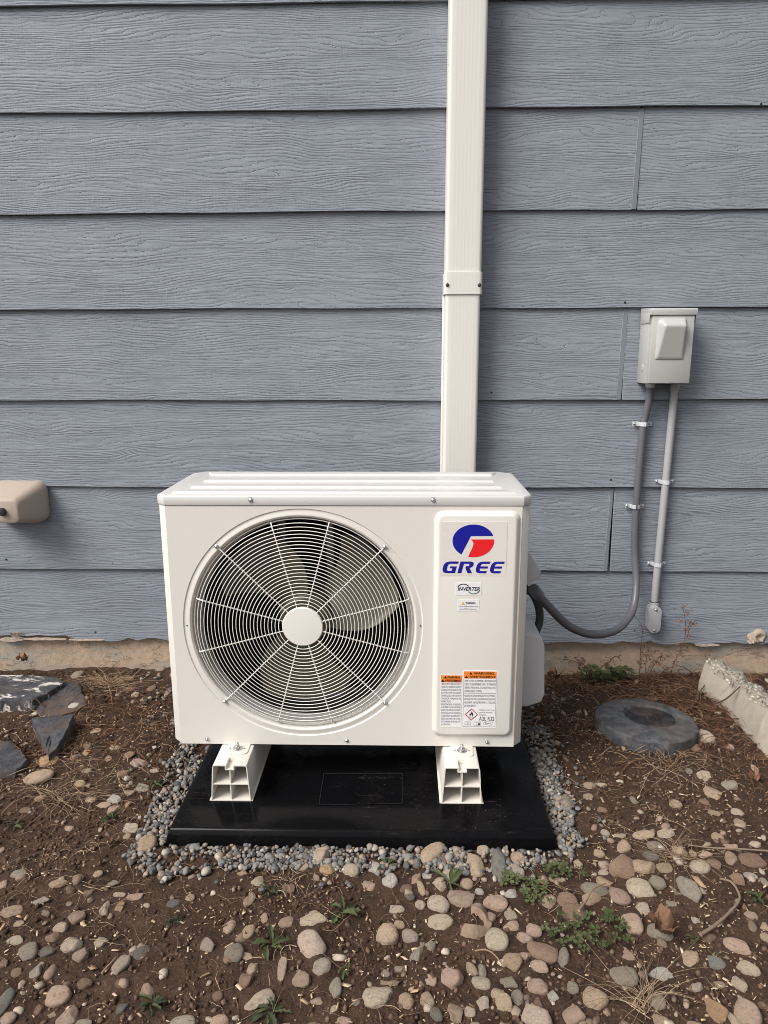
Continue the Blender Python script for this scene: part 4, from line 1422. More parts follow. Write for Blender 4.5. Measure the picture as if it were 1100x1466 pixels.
# photo crops the stones were measured in: origin and scale; then x, y, width, height, turn, colour (capital = rough)
CROPS = [
 (0, 1166, 3.667, '768 138 110 102 0 t/685 60 90 65 10 C/515 315 52 36 0 t/415 345 60 36 15 t/595 345 68 40 15 G/308 378 95 48 15 t/100 325 80 45 15 g/470 410 60 44 20 B/712 428 95 50 20 P/625 412 70 28 10 C/1000 428 48 44 0 t/915 462 85 50 5 d/222 458 95 48 10 g/550 492 52 70 10 C/628 482 60 50 -30 O/365 463 40 26 -20 p/62 520 125 70 10 t/240 523 55 36 0 g/402 548 95 65 -20 p/108 590 55 36 0 T/322 605 80 56 -20 c/278 650 70 60 0 B/75 673 98 45 10 c/375 692 118 85 -5 c/528 665 75 60 -15 C/152 735 95 90 30 g/250 725 80 60 40 d/432 748 70 75 -40 p/195 822 66 85 0 G/735 718 110 80 0 D/632 790 80 95 -20 g/447 882 80 55 10 b/632 878 65 50 0 b/308 950 130 100 20 p/20 1000 80 150 0 s/205 1022 50 60 0 b/275 1035 60 45 0 T/355 1055 115 100 20 P/770 915 70 75 40 P/640 1012 60 60 0 D/960 1075 140 70 0 g/45 1075 80 70 0 p/440 1090 90 40 0 g/1085 675 60 60 0 g/20 370 45 45 0 p/20 785 50 40 0 b/80 840 80 60 0 B'),
 (280, 1166, 3.667, '658 192 92 100 0 c/395 200 78 50 0 b/545 245 105 45 -20 t/690 265 80 55 0 o/815 268 90 80 20 c/247 285 64 42 0 t/322 330 75 60 10 C/945 262 75 65 20 W/1025 330 100 80 40 W/912 345 75 60 0 P/485 372 80 58 0 b/288 440 50 62 -20 p/1060 480 85 50 0 C/622 535 150 95 10 C/465 548 100 60 0 P/358 542 52 52 0 T/180 585 60 70 -20 p/278 612 68 82 -15 t/63 678 75 68 0 G/204 735 108 90 15 g/272 740 60 40 0 t/610 690 135 145 30 c/1010 622 120 110 0 t/1068 562 65 50 0 t/300 812 60 65 0 p/265 865 80 80 0 b/455 812 48 115 5 p/665 805 100 90 0 G/565 868 95 85 -20 P/735 910 70 95 0 g/335 960 165 90 20 c/725 1020 48 55 -30 C/960 960 170 120 0 C/1020 880 120 40 5 P/1000 828 50 40 0 g/125 1075 100 75 0 t/785 1085 85 45 0 p/620 1085 80 30 0 b/640 968 80 40 0 P/850 995 55 40 0 G/1090 980 50 85 0 b/115 935 60 50 0 b'),
 (540, 1166, 3.667, '293 175 100 140 -30 t/348 215 60 70 -20 b/418 190 58 50 0 t/432 248 80 75 0 C/558 160 68 58 0 c/520 243 88 120 10 t/645 252 90 165 -5 s/740 210 75 80 0 t/730 275 85 75 0 G/845 215 100 45 -5 C/1058 232 46 50 0 c/385 297 105 80 -40 c/472 335 72 66 0 t/330 350 80 70 0 C/205 320 48 65 -10 P/265 300 60 45 0 W/232 368 40 80 10 t/155 375 65 50 -20 B/170 415 50 55 30 D/538 385 48 42 0 w/700 398 78 58 0 W/322 452 125 85 -20 c/228 458 58 52 0 c/445 428 155 90 0 P/333 542 142 85 5 c/625 458 135 78 5 p/598 530 55 52 0 p/703 517 70 52 0 g/705 575 90 62 0 t/823 600 90 68 -5 p/778 648 92 55 -20 p/627 665 130 115 -30 c/870 718 170 95 -15 b/983 738 58 100 -5 g/172 620 85 85 30 g/215 715 60 115 -30 G/275 675 65 60 -20 G/710 775 110 82 -10 t/778 738 60 50 -20 t/853 793 100 65 -15 p/498 805 55 70 20 t/553 808 46 72 0 g/395 862 125 108 0 p/697 865 105 70 -20 g/548 886 104 65 -5 c/843 900 112 80 -10 p/155 978 85 88 0 t/262 982 76 88 20 t/650 970 100 115 10 T/738 955 75 85 0 G/788 965 25 65 0 g/925 945 60 60 0 W/1030 905 65 60 0 g/555 1005 75 80 -20 c/493 1048 68 65 0 c/412 1050 85 95 0 P/312 1065 60 70 20 d/848 975 45 45 0 b/845 1055 160 120 -20 c/1030 1030 120 120 0 P/1072 1080 60 50 0 p/45 830 50 35 0 c/118 800 60 40 0 G/285 875 70 50 20 C/1000 447 115 80 0 b/905 445 85 75 0 P/1045 505 145 110 0 b/940 310 80 50 0 T/870 320 60 60 0 T/1085 365 35 45 0 g'),
 (800, 1166, 3.667, '247 80 50 38 -10 c/322 95 70 24 0 C/448 103 118 50 0 t/563 98 95 52 0 c/345 160 70 70 -30 t/508 158 90 48 0 g/215 180 65 42 0 t/345 270 140 130 -30 b/445 277 125 85 -20 t/485 215 80 55 0 d/555 275 90 52 0 t/635 190 80 50 0 t/705 205 40 40 0 t/762 208 85 48 0 p/742 278 105 80 -20 c/815 262 75 60 0 b/905 237 64 75 -20 t/1015 248 138 82 0 b/897 168 80 34 0 t/835 115 65 42 -15 t/950 40 60 45 -20 t/1008 325 72 42 0 w/1080 350 40 45 0 g/935 345 85 65 -30 b/242 283 65 42 5 c/240 335 90 60 -20 T/195 385 150 80 -10 g/175 430 105 70 0 T/320 432 112 105 0 p/430 387 145 98 -10 c/520 357 90 65 -20 g/443 488 80 70 -20 C/693 397 112 140 0 g/595 462 60 35 0 G/390 572 105 105 0 p/533 615 135 85 -15 g/720 553 45 40 0 W/1010 530 70 45 -25 p/1080 585 50 50 0 t/1085 645 50 45 0 t/790 645 80 50 0 b/935 688 145 80 -25 p/1000 810 120 70 -25 c/695 755 95 88 0 T/828 772 90 75 0 S/358 718 80 85 0 P/345 858 145 95 0 g/535 835 130 65 0 W/727 900 70 48 0 c/840 888 72 36 -5 p/948 880 80 70 -30 C/960 945 40 32 0 w/195 968 135 110 -10 t/820 1010 100 130 20 o/995 1040 140 130 -20 p/915 1065 60 100 30 c/720 1090 90 40 0 t/520 980 85 70 0 g/535 1065 80 70 0 T/1075 985 50 40 0 b'),
 (780, 900, 3.4375, '792 528 90 72 -10 c/738 568 40 60 0 B/905 572 55 40 -20 P/785 722 90 52 -15 C/915 765 95 58 10 G/828 805 90 65 -20 T/645 865 65 45 -10 t/222 765 65 40 0 P/278 755 60 25 -5 C/215 820 50 32 0 t/100 835 85 85 0 G/437 845 32 40 0 g/950 895 62 38 -20 c/962 952 58 45 -20 t/835 895 60 30 -25 T/785 850 50 35 0 b/712 697 35 30 0 g/1030 672 35 50 0 P/300 990 45 35 -20 c/285 885 50 30 0 b/95 408 25 25 0 c'),
 (0, 940, 4.23, '450 335 95 75 0 w/318 350 50 28 0 c/583 460 65 40 0 t/700 545 65 38 10 C/290 630 130 80 5 o/238 740 175 100 10 t/240 858 75 45 0 o/460 608 55 45 0 G/525 590 55 50 0 O/660 625 45 45 0 P/790 608 60 52 -10 b/845 655 120 62 -10 p/940 690 60 40 0 c/525 702 60 28 10 t/485 785 70 45 0 t/755 720 80 60 0 B/780 835 95 48 0 P/697 875 85 65 0 w/555 885 70 42 0 t/870 800 85 55 0 G/910 945 80 45 0 G/155 935 80 35 0 b/630 915 100 45 10 P/690 940 70 60 0 P/420 1035 55 45 20 P/825 237 50 38 0 P/920 205 55 40 0 B/785 130 60 38 0 b/970 50 65 42 0 g/1020 220 35 60 0 t/465 110 75 55 0 g/800 205 70 50 -20 B/775 905 40 50 0 o/770 1080 50 40 0 t/520 280 35 40 0 p/155 520 40 25 0 g'),
]
LAND = [  # landmarks a reader can find: (pixel, phrase)
    ((215, 1205), "by the pad's near left corner"), ((395, 1215), "before the pad's front edge, left half"), ((560, 1215), "before the pad's front edge, middle"), ((690, 1215), "before the pad's front edge, right half"),
    ((815, 1215), "by the pad's near right corner"), ((60, 1050), 'among the slate slabs'), ((80, 1115), 'in the dirt below the slate slabs'), ((190, 1110), 'in dirt left of the left rail'),
    ((230, 985), 'at the left flank of the unit'), ((995, 1060), 'beside the round stone slab'), ((880, 1140), 'in dirt below the round stone slab'), ((1050, 1125), 'in dirt below the broken concrete'),
    ((860, 1320), 'around the clover patch'), ((960, 1225), 'around the dry grass right of the pad'), ((1060, 1260), 'by the bent twig at right'), ((935, 1430), 'by the dry grass tuft at bottom right'),
    ((1060, 1400), 'in the bottom right corner'), ((670, 1320), 'around the curled brown bark'), ((760, 1400), 'in the stony dirt below the curled bark'), ((630, 1420), 'at the bottom, right of centre'),
    ((490, 1330), 'by the weed rosette near centre'), ((430, 1420), 'at the bottom centre'), ((330, 1320), 'in dirt left of the weed rosettes'), ((250, 1420), 'at the bottom, left of centre'),
    ((80, 1420), 'in the bottom left corner'), ((100, 1330), 'in bare dirt at lower left'), ((40, 1250), 'in bare dirt at the left edge'), ((170, 1290), 'in bare dirt below the gravel at left')]

stone_xy, stone_recs = [], []
for ox, oy, sc_, txt in CROPS:
    for rec in txt.split('/'):
        X, Y, W_, H_, rot, code = rec.split()
        px, py = ox + float(X) / sc_, oy + float(Y) / sc_
        pw_, ph_ = float(W_) / sc_, float(H_) / sc_
        rough_ = code.isupper(); code = code.lower()
        p = gat(px, py, 0.006)
        zc = (p - Vector((0, 0, CAMZ))).dot(FW)
        s = zc / FPX
        th = math.atan2(CAMZ, p.y)                                      # how steeply the camera looks down there
        a = pw_ * s / 2
        hh = ph_ * s / 2
        if ph_ > pw_ * 1.35: c_ = a * 0.75
        else: c_ = min(a, hh) * (0.72 if not rough_ else 0.66)
        b_ = max(hh * hh - (c_ * math.cos(th)) ** 2, (hh * 0.55) ** 2) ** 0.5 / math.sin(th)
        i = len(stone_recs)
        pool = ROUGH if (rough_ or i % 5 == 2) else ROUND
        o = bpy.data.objects.new('river_stone', pool[(i * 7 + 3) % len(pool)])
        COL.objects.link(o)
        z = gh(p.x, p.y)
        leaning = (code == 't' and abs(px - 620) < 3 and abs(py - 1213.7) < 3)
        o.location = (p.x, p.y, z + c_ * (0.30 if not rough_ else 0.22))
        o.scale = (a, b_, c_)
        o.rotation_euler = (random.uniform(-0.12, 0.12), random.uniform(-0.15, 0.15), math.radians(float(rot)) + random.uniform(-0.06, 0.06))
        k = (1.66 if code in 'tcwp' else 1.46) + random.uniform(-0.36, 0.26)
        base = SC[code]
        k = min(k, 0.76 / max(base))
        o.color = tuple(min(0.78, x * k * (1 + random.uniform(-0.025, 0.025))) for x in base) + (1,)
        stone_xy.append((p.x, p.y, a, b_, c_, math.radians(float(rot))))
        size = 'large' if pw_ * ph_ > 900 else ('small' if pw_ * ph_ < 280 else 'medium')
        asp = max(pw_, ph_) / min(pw_, ph_)
        shp = 'rough' if rough_ else ('long' if asp > 1.75 else ('round' if asp < 1.22 else 'oval'))
        where = min(LAND, key=lambda L: (L[0][0] - px) ** 2 + ((L[0][1] - py) * 1.3) ** 2)[1]
        stone_recs.append((o, px, py, f'{size} {SW[code]} {shp} stone {where}'))
gv = np.empty(len(ground.data.vertices) * 3, dtype=np.float32)
ground.data.vertices.foreach_get('co', gv)
gv = gv.reshape(ny, nx, 3)
for sx, sy, sa, sb, sc2, sr in stone_xy:                              # soil washed up around each stone
    R_ = max(sa, sb) * 2.2
    i0, i1 = np.searchsorted(gx, sx - R_), np.searchsorted(gx, sx + R_)
    j0, j1 = np.searchsorted(gy, sy - R_), np.searchsorted(gy, sy + R_)
    if i1 <= i0 or j1 <= j0: continue
    dx_, dy_ = gv[j0:j1, i0:i1, 0] - sx, gv[j0:j1, i0:i1, 1] - sy
    u_, v_2 = (dx_ * math.cos(sr) + dy_ * math.sin(sr)) / sa, (-dx_ * math.sin(sr) + dy_ * math.cos(sr)) / sb
    gv[j0:j1, i0:i1, 2] += 0.30 * sc2 * np.exp(-((u_ * u_ + v_2 * v_2) / 1.7) ** 2) * (0.75 + 0.5 * vnoise(gv[j0:j1, i0:i1, 0] * 35, gv[j0:j1, i0:i1, 1] * 35, 3))
ground.data.vertices.foreach_set('co', gv.ravel())
ground.data.update()
by = {}
for r in stone_recs: by.setdefault(r[3], []).append(r)
for lab, rs in by.items():
    rs.sort(key=lambda r: r[1])
    n = len(rs)
    for i, r in enumerate(rs):
        ext = ''
        if n == 2: ext = (', left of the two', ', right of the two')[i]
        elif n == 3: ext = (', leftmost of three', ', middle of three', ', rightmost of three')[i]
        elif n == 4: ext = (', leftmost of four', ', second of four', ', third of four', ', rightmost of four')[i]
        tag(r[0], lab + ext, 'stone', 'river stones in the dirt')

# ------------------------------------------------------------------ loose small stuff, joined
PADR = (px0 - 0.01, px1 + 0.01, py0 - 0.012, py1 + 0.01)


def in_poly(x, y, P):
    inside = np.zeros(len(x), dtype=bool)
    j = len(P) - 1
    for i in range(len(P)):
        xi, yi = P[i]; xj, yj = P[j]
        cond = ((yi > y) != (yj > y)) & (x < (xj - xi) * (y - yi) / (yj - yi + 1e-12) + xi)
        inside ^= cond
        j = i
    return inside


def rot_mats(n, tilt):
    """random turn about z with a tilt"""
    q = rng.normal(size=(n, 3)) * tilt
    az = rng.random(n) * 2 * np.pi
    out = np.zeros((n, 3, 3))
    ca, sa = np.cos(az), np.sin(az)
    Rz = np.zeros((n, 3, 3)); Rz[:, 0, 0] = ca; Rz[:, 0, 1] = -sa; Rz[:, 1, 0] = sa; Rz[:, 1, 1] = ca; Rz[:, 2, 2] = 1
    cx_, sx_ = np.cos(q[:, 0]), np.sin(q[:, 0])
    Rx = np.zeros((n, 3, 3)); Rx[:, 0, 0] = 1; Rx[:, 1, 1] = cx_; Rx[:, 1, 2] = -sx_; Rx[:, 2, 1] = sx_; Rx[:, 2, 2] = cx_
    cy_, sy_ = np.cos(q[:, 1]), np.sin(q[:, 1])
    Ry = np.zeros((n, 3, 3)); Ry[:, 1, 1] = 1; Ry[:, 0, 0] = cy_; Ry[:, 0, 2] = sy_; Ry[:, 2, 0] = -sy_; Ry[:, 2, 2] = cy_
    return Rx @ Ry @ Rz


def scatter(name, shapes, pos, scl, tilt, mat, smooth=True):
    n = len(pos)
    R = rot_mats(n, tilt)
    Vs, Fs, base = [], [], 0
    pick = rng.integers(0, len(shapes), n)
    for k, (V0, F0) in enumerate(shapes):
        idx = np.nonzero(pick == k)[0]
        if not len(idx): continue
        W = V0[None] * scl[idx][:, None, :]
        W = np.einsum('nij,nvj->nvi', R[idx], W) + pos[idx][:, None, :]
        Vs.append(W.reshape(-1, 3))
        Fs.append((F0[None] + (base + np.arange(len(idx)) * len(V0))[:, None, None]).reshape(-1, F0.shape[1]))
        base += len(idx) * len(V0)
    return link(name, np_mesh(name, np.concatenate(Vs), np.concatenate(Fs), mat, smooth))


# pea gravel round the pad
gpx = [(262, 1060), (243, 1100), (225, 1125), (206, 1160), (182, 1200), (172, 1228), (190, 1256), (235, 1262), (290, 1238), (345, 1240), (400, 1246), (450, 1240), (520, 1250), (575, 1246), (640, 1242), (700, 1246), (760, 1240), (822, 1230), (822, 1190), (812, 1140), (804, 1095), (796, 1060), (783, 1030), (765, 1012), (740, 1000), (740, 960), (255, 960)]
GP = [(gat(x, y).x, gat(x, y).y) for x, y in gpx]
shapes = [stone_shape(500 + i, i % 3 == 2, 2) for i in range(8)]
xs, ys_ = np.meshgrid(np.arange(-0.85, 0.65, 0.0098), np.arange(1.25, 2.3, 0.0098))
P2 = np.stack([xs.ravel(), ys_.ravel()], 1)
P2 = np.concatenate([P2, P2 + 0.005])
P2 = P2 + rng.normal(size=P2.shape) * 0.0035
edge = 0.10 * fbm(P2[:, 0], P2[:, 1], 9, 4, 77)
inside = in_poly(P2[:, 0] + edge, P2[:, 1] + edge * 0.8, GP)
onpad = (P2[:, 0] > PADR[0]) & (P2[:, 0] < PADR[1]) & (P2[:, 1] > PADR[2]) & (P2[:, 1] < PADR[3])
stray = (rng.random(len(P2)) < 0.04) & in_poly(P2[:, 0] + edge * 3, P2[:, 1] + edge * 3, [(x * 1.10 + 0.01, (y - 1.7) * 1.12 + 1.7) for x, y in GP])
thin = rng.random(len(P2)) < np.clip(0.58 + 2.8 * fbm(P2[:, 0], P2[:, 1], 11, 3, 177) + 0.25 * (P2[:, 1] < 1.45), 0.10, 1)
keep = ((inside & thin) | stray) & ~onpad
P2 = P2[keep]
sz = 0.0045 * np.exp(rng.normal(size=len(P2)) * 0.30)
scl = np.stack([sz * (1.0 + 0.35 * rng.random(len(P2))), sz * (0.85 + 0.3 * rng.random(len(P2))), sz * (0.6 + 0.3 * rng.random(len(P2)))], 1)
pos = np.stack([P2[:, 0], P2[:, 1], ground_h(P2[:, 0], P2[:, 1]) + 0.002 + 0.007 * rng.random(len(P2))], 1)
tag(scatter('pea_gravel', shapes, pos, scl, 0.5, M['gravel']), 'grey pea gravel bedding around the black pad', 'gravel', kind='stuff')

# small pebbles in the soil
n = 4200
x = rng.uniform(-1.45, 1.3, n); y = rng.uniform(0.75, 2.28, n)
dens = np.clip(0.35 + 0.5 * (x > 0) * (y < 1.5) + 1.1 * fbm(x, y, 3.5, 3, 41), 0.06, 1)
keep = (rng.random(n) < dens) & ~((x > PADR[0]) & (x < PADR[1]) & (y > PADR[2] - .02) & (y < PADR[3]))
x, y = x[keep], y[keep]
sz = np.minimum(0.0036 * np.exp(rng.normal(size=len(x)) * 0.55), 0.010)
scl = np.stack([sz * (1 + .5 * rng.random(len(x))), sz, sz * 0.65], 1)
tag(scatter('small_pebbles', [stone_shape(560 + i, True, 2) for i in range(6)], np.stack([x, y, ground_h(x, y) + sz * 0.25], 1), scl, 0.3, M['pebble']), 'tiny tan pebbles strewn over the brown soil', 'pebbles', kind='stuff')

# crumbs of soil
V0, F0 = ico(1)
cl = []
for i in range(6):
    r = np.random.default_rng(900 + i)
    cl.append((V0 * (1 + 0.45 * (r.random((len(V0), 1)) - 0.5)) * np.array([1, 0.85, 0.75]), F0))
n = 52000
x = rng.uniform(-1.45, 1.3, n); y = rng.uniform(0.8, 2.31, n)
dens = np.clip(0.5 + 1.6 * fbm(x, y, 5, 3, 61), 0.08, 1)
keep = (rng.random(n) < dens) & ~((x > PADR[0]) & (x < PADR[1]) & (y > PADR[2]) & (y < PADR[3]))
x, y = x[keep], y[keep]
sz = np.minimum(0.0025 * np.exp(rng.normal(size=len(x)) * 0.62), 0.0062)
scl = np.stack([sz, sz, sz], 1)
tag(scatter('soil_crumbs', cl, np.stack([x, y, ground_h(x, y) + sz * 0.2], 1), scl, 1.0, M['clod'], False), 'loose crumbs of brown soil', 'soil crumbs', kind='stuff')

# pale chips and straw bits
bx = MB().box((-1, -1, -1), (1, 1, 1))
chip = (np.array([v[:] for v in bx.v]) * 1.0, np.array(bx.f))
chip2 = (chip[0] * np.array([1, 1, 1]) + np.array([[0.3, 0.2, 0]]) * np.sign(chip[0][:, [1]]), chip[1])
n = 11000
x = rng.uniform(-1.4, 1.25, n); y = rng.uniform(0.8, 2.0, n)
dens = np.clip(0.42 + 2.2 * fbm(x, y, 4, 3, 81) + 0.25 * (y < 1.2), 0.03, 1)
keep = (rng.random(n) < dens) & ~((x > PADR[0]) & (x < PADR[1]) & (y > PADR[2] - .03) & (y < PADR[3]))
x, y = x[keep], y[keep]
L = 0.0013 * np.exp(rng.normal(size=len(x)) * 0.6)
scl = np.stack([L * 1.5, 0.0005 + 0.5 * L * rng.random(len(x)), np.full(len(x), 0.0004)], 1)
tag(scatter('wood_chips', [chip, chip2], np.stack([x, y, ground_h(x, y) + 0.0025 + 0.003 * rng.random(len(x))], 1), scl, 0.35, M['chip'], False), 'pale wood chips and husks sprinkled on the soil', 'wood chips', kind='stuff')


def strands(name, n_, area, length, rad, mat, dens_fn, label, cat, lift=0.004, curl=1.0, seed=0, arch=0.35):
    r = np.random.default_rng(seed)
    mb_v, mb_f = [], []
    base = 0
    SEG, SID = 7, 3
    for k in range(n_):
        x = r.uniform(area[0], area[1]); y = r.uniform(area[2], area[3])
        if r.random() > dens_fn(x, y): continue
        if PADR[0] - .01 < x < PADR[1] + .01 and PADR[2] - .02 < y < PADR[3]: continue
        L = length * math.exp(r.normal() * 0.45)
        a = r.uniform(0, 2 * math.pi); da = r.normal() * curl
        ra = rad * math.exp(r.normal() * 0.3)
        P_, dirs = [(x, y)], []
        for s in range(SEG - 1):
            P_.append((P_[-1][0] + math.cos(a) * L / SEG, P_[-1][1] + math.sin(a) * L / SEG)); dirs.append(a); a += da / SEG + r.normal() * 0.18 * curl
        dirs.append(a)
        P_ = np.array(P_)
        z = ground_h(P_[:, 0], P_[:, 1]) + lift * (0.5 + r.random()) + arch * L * np.sin(np.linspace(0, math.pi, SEG)) * r.random() * 0.6
        for s in range(SEG):
            rr3 = ra * (1 - 0.55 * s / SEG)
            nx3, ny3 = -math.sin(dirs[s]), math.cos(dirs[s])
            for q in range(SID):
                t = 2 * math.pi * q / SID
                mb_v.append((P_[s, 0] + nx3 * rr3 * math.cos(t), P_[s, 1] + ny3 * rr3 * math.cos(t), z[s] + rr3 * math.sin(t)))
        for s in range(SEG - 1):
            for q in range(SID):
                q2 = (q + 1) % SID
                mb_f.append((base + s * SID + q, base + s * SID + q2, base + (s + 1) * SID + q2, base + (s + 1) * SID + q))
        base += SEG * SID
    return tag(link(name, np_mesh(name, mb_v, mb_f, mat)), label, cat, kind='stuff')


def d_all(x, y):
    return float(np.clip(0.45 + 2.0 * fbm(np.array([x]), np.array([y]), 4.0, 2, 91)[0], 0.05, 1))


def blob(cx3, cy3, r3):
    return lambda x, y: math.exp(-((x - cx3) ** 2 + (y - cy3) ** 2) / (r3 * r3))


strands('rootlets', 6500, (-1.4, 1.2, 0.85, 2.2), 0.042, 0.00055, M['straw'], d_all, 'fine dry rootlets tangled over the soil', 'rootlets', 0.004, 1.3, 1)
q1, q2 = gat(1000, 1010), gat(175, 1040)
dl, dr_ = blob(q1.x, q1.y, 0.30), blob(q2.x, q2.y, 0.17)
strands('leaf_litter', 10000, (-1.3, 1.2, 1.55, 2.31), 0.045, 0.0012, M['mulch'], lambda x, y: min(1, dl(x, y) + 0.8 * dr_(x, y) + (0.5 if (y > 2.16 and x > 0.3) else 0.0)), 'brown plant litter matted near the wall', 'litter', 0.006, 1.6, 2, 0.5)
q = gat(965, 1095)
strands('dry_straw', 900, (q.x - .2, q.x + .2, q.y - .15, q.y + .15), 0.075, 0.0007, M['tuft'], blob(q.x, q.y, 0.07), 'bleached straw lying before the round stone slab', 'straw', 0.008, 0.5, 3, 0.3)
strands('dead_grass', 600, (-1.1, -0.55, 1.5, 1.95), 0.075, 0.0007, M['tuft'], blob(gat(85, 1155).x, gat(85, 1155).y, 0.15), 'thin dead grass lying in the dirt at left', 'dead grass', 0.008, 0.9, 4, 0.3)


# ------------------------------------------------------------------ slabs and concrete
def slab(pix, z, thick, mat, label, tilt=(0, 0, 0), seed=0):
    """flat stone from its outline on the ground, with a chipped rim"""
    P = [gat(x, y, z) for x, y in pix]
    r = random.Random(seed)
    out = []
    for i in range(len(P)):
        a, b2 = P[i], P[(i + 1) % len(P)]
        k = max(2, int((b2 - a).length / 0.012))
        for j in range(k):
            p = a + (b2 - a) * (j / k)
            out.append(Vector((p.x + r.uniform(-.0025, .0025), p.y + r.uniform(-.0025, .0025), z)))
    c = sum(out, Vector()) / len(out)

    def lvl(s, zz, j): return [Vector((c.x + (p.x - c.x) * s + r.uniform(-j, j), c.y + (p.y - c.y) * s + r.uniform(-j, j), zz + tilt[0] * (p.x - c.x) + tilt[1] * (p.y - c.y) + r.uniform(-j, j) * 0.8)) for p in out]
    mb = MB()
    mb.loft([lvl(1.0, z - thick, 0.001), lvl(1.01, z - thick * 0.5, 0.0025), lvl(1.0, z - 0.002, 0.0015), lvl(0.985, z, 0.0008), lvl(0.7, z + 0.001, 0.0015), lvl(0.35, z, 0.0015)])
    o = mb.build('slate_slab', mat, None, smooth=30)
    return tag(o, label, 'slab', 'slate slabs by the wall')


slab([(-80, 966), (20, 966), (83, 969), (92, 977), (66, 992), (42, 1004), (-80, 1002)], 0.045, 0.06, M['slate_white'], 'large dark slate slab with white lime stains against the foundation', (0, 0, 0), 1)
slab([(92, 980), (112, 976), (124, 1006), (108, 1016), (88, 1022), (50, 1016), (66, 996)], 0.026, 0.05, M['slate_dirty'], 'dirt covered slate slab between the stained slab and the unit', (0.0, 0.05, 0), 2)
slab([(46, 1029), (106, 1027), (92, 1052), (79, 1069), (68, 1076), (62, 1056)], 0.040, 0.045, M['slate'], 'small pointed dark slate piece tipped beside a white stone', (0.05, 0.12, 0), 3)
slab([(-60, 1066), (0, 1061), (15, 1060), (40, 1087), (22, 1105), (-60, 1108)], 0.020, 0.03, M['slate'], 'blue grey slate slab at the left edge of the dirt', (0, 0, 0), 4)

# round granite disc with a sunken centre
dc = gat(925, 1030, 0.030)
disc = empty('round_slab', (dc.x, dc.y, 0), 'round blue grey stone slab with a sunken dark centre near the wall', 'slab')
R1 = 0.1375
tx, ty = -0.02, -0.045


def dring(r, z, cx3=0.0, cy3=0.0, jit=0.0, n=72, seed=0):
    rr3 = random.Random(seed)
    out = []
    for k in range(n):
        t = 2 * math.pi * k / n
        q = r + rr3.uniform(-jit, jit)
        x, y = cx3 + q * math.cos(t), cy3 + q * math.sin(t)
        out.append((dc.x + x, dc.y + y, z + tx * x + ty * y))
    return out


ox, oy = 0.020, 0.022
mb = MB()
mb.loft([dring(R1 - 0.004, -0.03, 0, 0, 0.002, seed=1), dring(R1 + 0.001, 0.006, 0, 0, 0.002, seed=2), dring(R1, 0.028, 0, 0, 0.002, seed=3), dring(R1 - 0.005, 0.033, 0, 0, 0.001, seed=4), dring(0.082, 0.034, ox * 0.7, oy * 0.7, 0.001, seed=5),
         dring(0.074, 0.033, ox, oy, 0.001, seed=6), dring(0.070, 0.025, ox, oy, 0.001, seed=7), dring(0.045, 0.021, ox + 0.003, oy, 0.001, seed=8), dring(0.01, 0.021, ox + .003, oy, 0.0005, seed=9)])
mb.build('stone_disc', M['granite'], disc, smooth=40)
mb = MB()
mb.loft([dring(0.0695, 0.0215, ox, oy, 0.003, seed=21), dring(0.067, 0.0262, ox, oy, 0.003, seed=22), dring(0.03, 0.0255, ox, oy, 0.003, seed=23), dring(0.005, 0.0258, ox, oy, 0.001, seed=24)])
mb.build('sunken_centre', M['slate_dark'], disc, smooth=50)

# broken concrete block by the wall
blk = empty('concrete_block', (1.05, 1.9, 0), 'broken concrete block with exposed aggregate at the right edge by the wall', 'concrete block')
rb = random.Random(5)
EDGE = [(1011, 947, 2.170), (1023, 965, 2.130), (1043, 977, 2.075), (1049, 988, 2.045), (1066, 985, 2.000), (1073, 1002, 1.945), (1088, 1010, 1.890), (1100, 1013, 1.850), (1130, 1030, 1.79), (1180, 1050, 1.72)]
CREST = [(1011.5, 944.5, 2.185), (1033, 945, 2.190), (1043, 956, 2.150), (1062, 962, 2.110), (1067, 976, 2.060), (1090, 982, 2.010), (1096, 992, 1.960), (1106, 995, 1.930), (1140, 1005, 1.86), (1190, 1020, 1.79)]
E3, C3 = [at(*q) for q in EDGE], [at(*q) for q in CREST]


def polyline(P, n):
    out = []
    for i in range(n + 1):
        t = i / n * (len(P) - 1)
        k = min(int(t), len(P) - 2)
        out.append(P[k] + (P[k + 1] - P[k]) * (t - k))
    return out


nL = 90
E3, C3 = polyline(E3, nL), polyline(C3, nL)
E3 = [p + Vector((rb.uniform(-.0003, .0003), rb.uniform(-.002, .002), rb.uniform(-.002, .002))) for p in E3]
mb = MB()
nW = 12
for e, c in zip(E3, C3):
    for j in range(nW + 1):
        t = j / nW
        jit = 0.0 if j == 0 else 0.0035
        p = e + (c - e) * t + Vector((0, 0, 0.010 * math.sin(t * math.pi)))
        mb.v.append(p + Vector((rb.uniform(-jit, jit), rb.uniform(-jit, jit), rb.uniform(-jit, jit))))
    mb.v += [c + Vector((0.03, 0.02, -0.03)), c + Vector((0.07, 0.03, -0.12)), Vector((c.x + 0.09, c.y + 0.03, -0.08))]
w2 = nW + 4
for i in range(nL):
    for j in range(w2 - 1):
        q = i * w2 + j
        mb.f.append((q, q + 1, q + w2 + 1, q + w2))
mb.f.append(tuple(range(w2)))
mb.build('broken_top', M['aggregate'], blk, smooth=50)
mb = MB()
for i, e in enumerate(E3):
    g = 0.940 + 0.030 * min(1.0, max(0.0, (2.17 - e.y) / 0.22))
    mb.v += [e + Vector((0, 0, -0.0005)), e + Vector((-0.003, 0, -0.006)), Vector((min(e.x - 0.004, g), e.y - 0.01, 0.03)), Vector((min(e.x - 0.006, g - 0.004), e.y - 0.015, -0.08))]
for i in range(nL):
    for j in range(3):
        q = i * 4 + j
        mb.f.append((q, q + 1, q + 5, q + 4))
mb.build('cast_face', M['concrete'], blk, smooth=50)


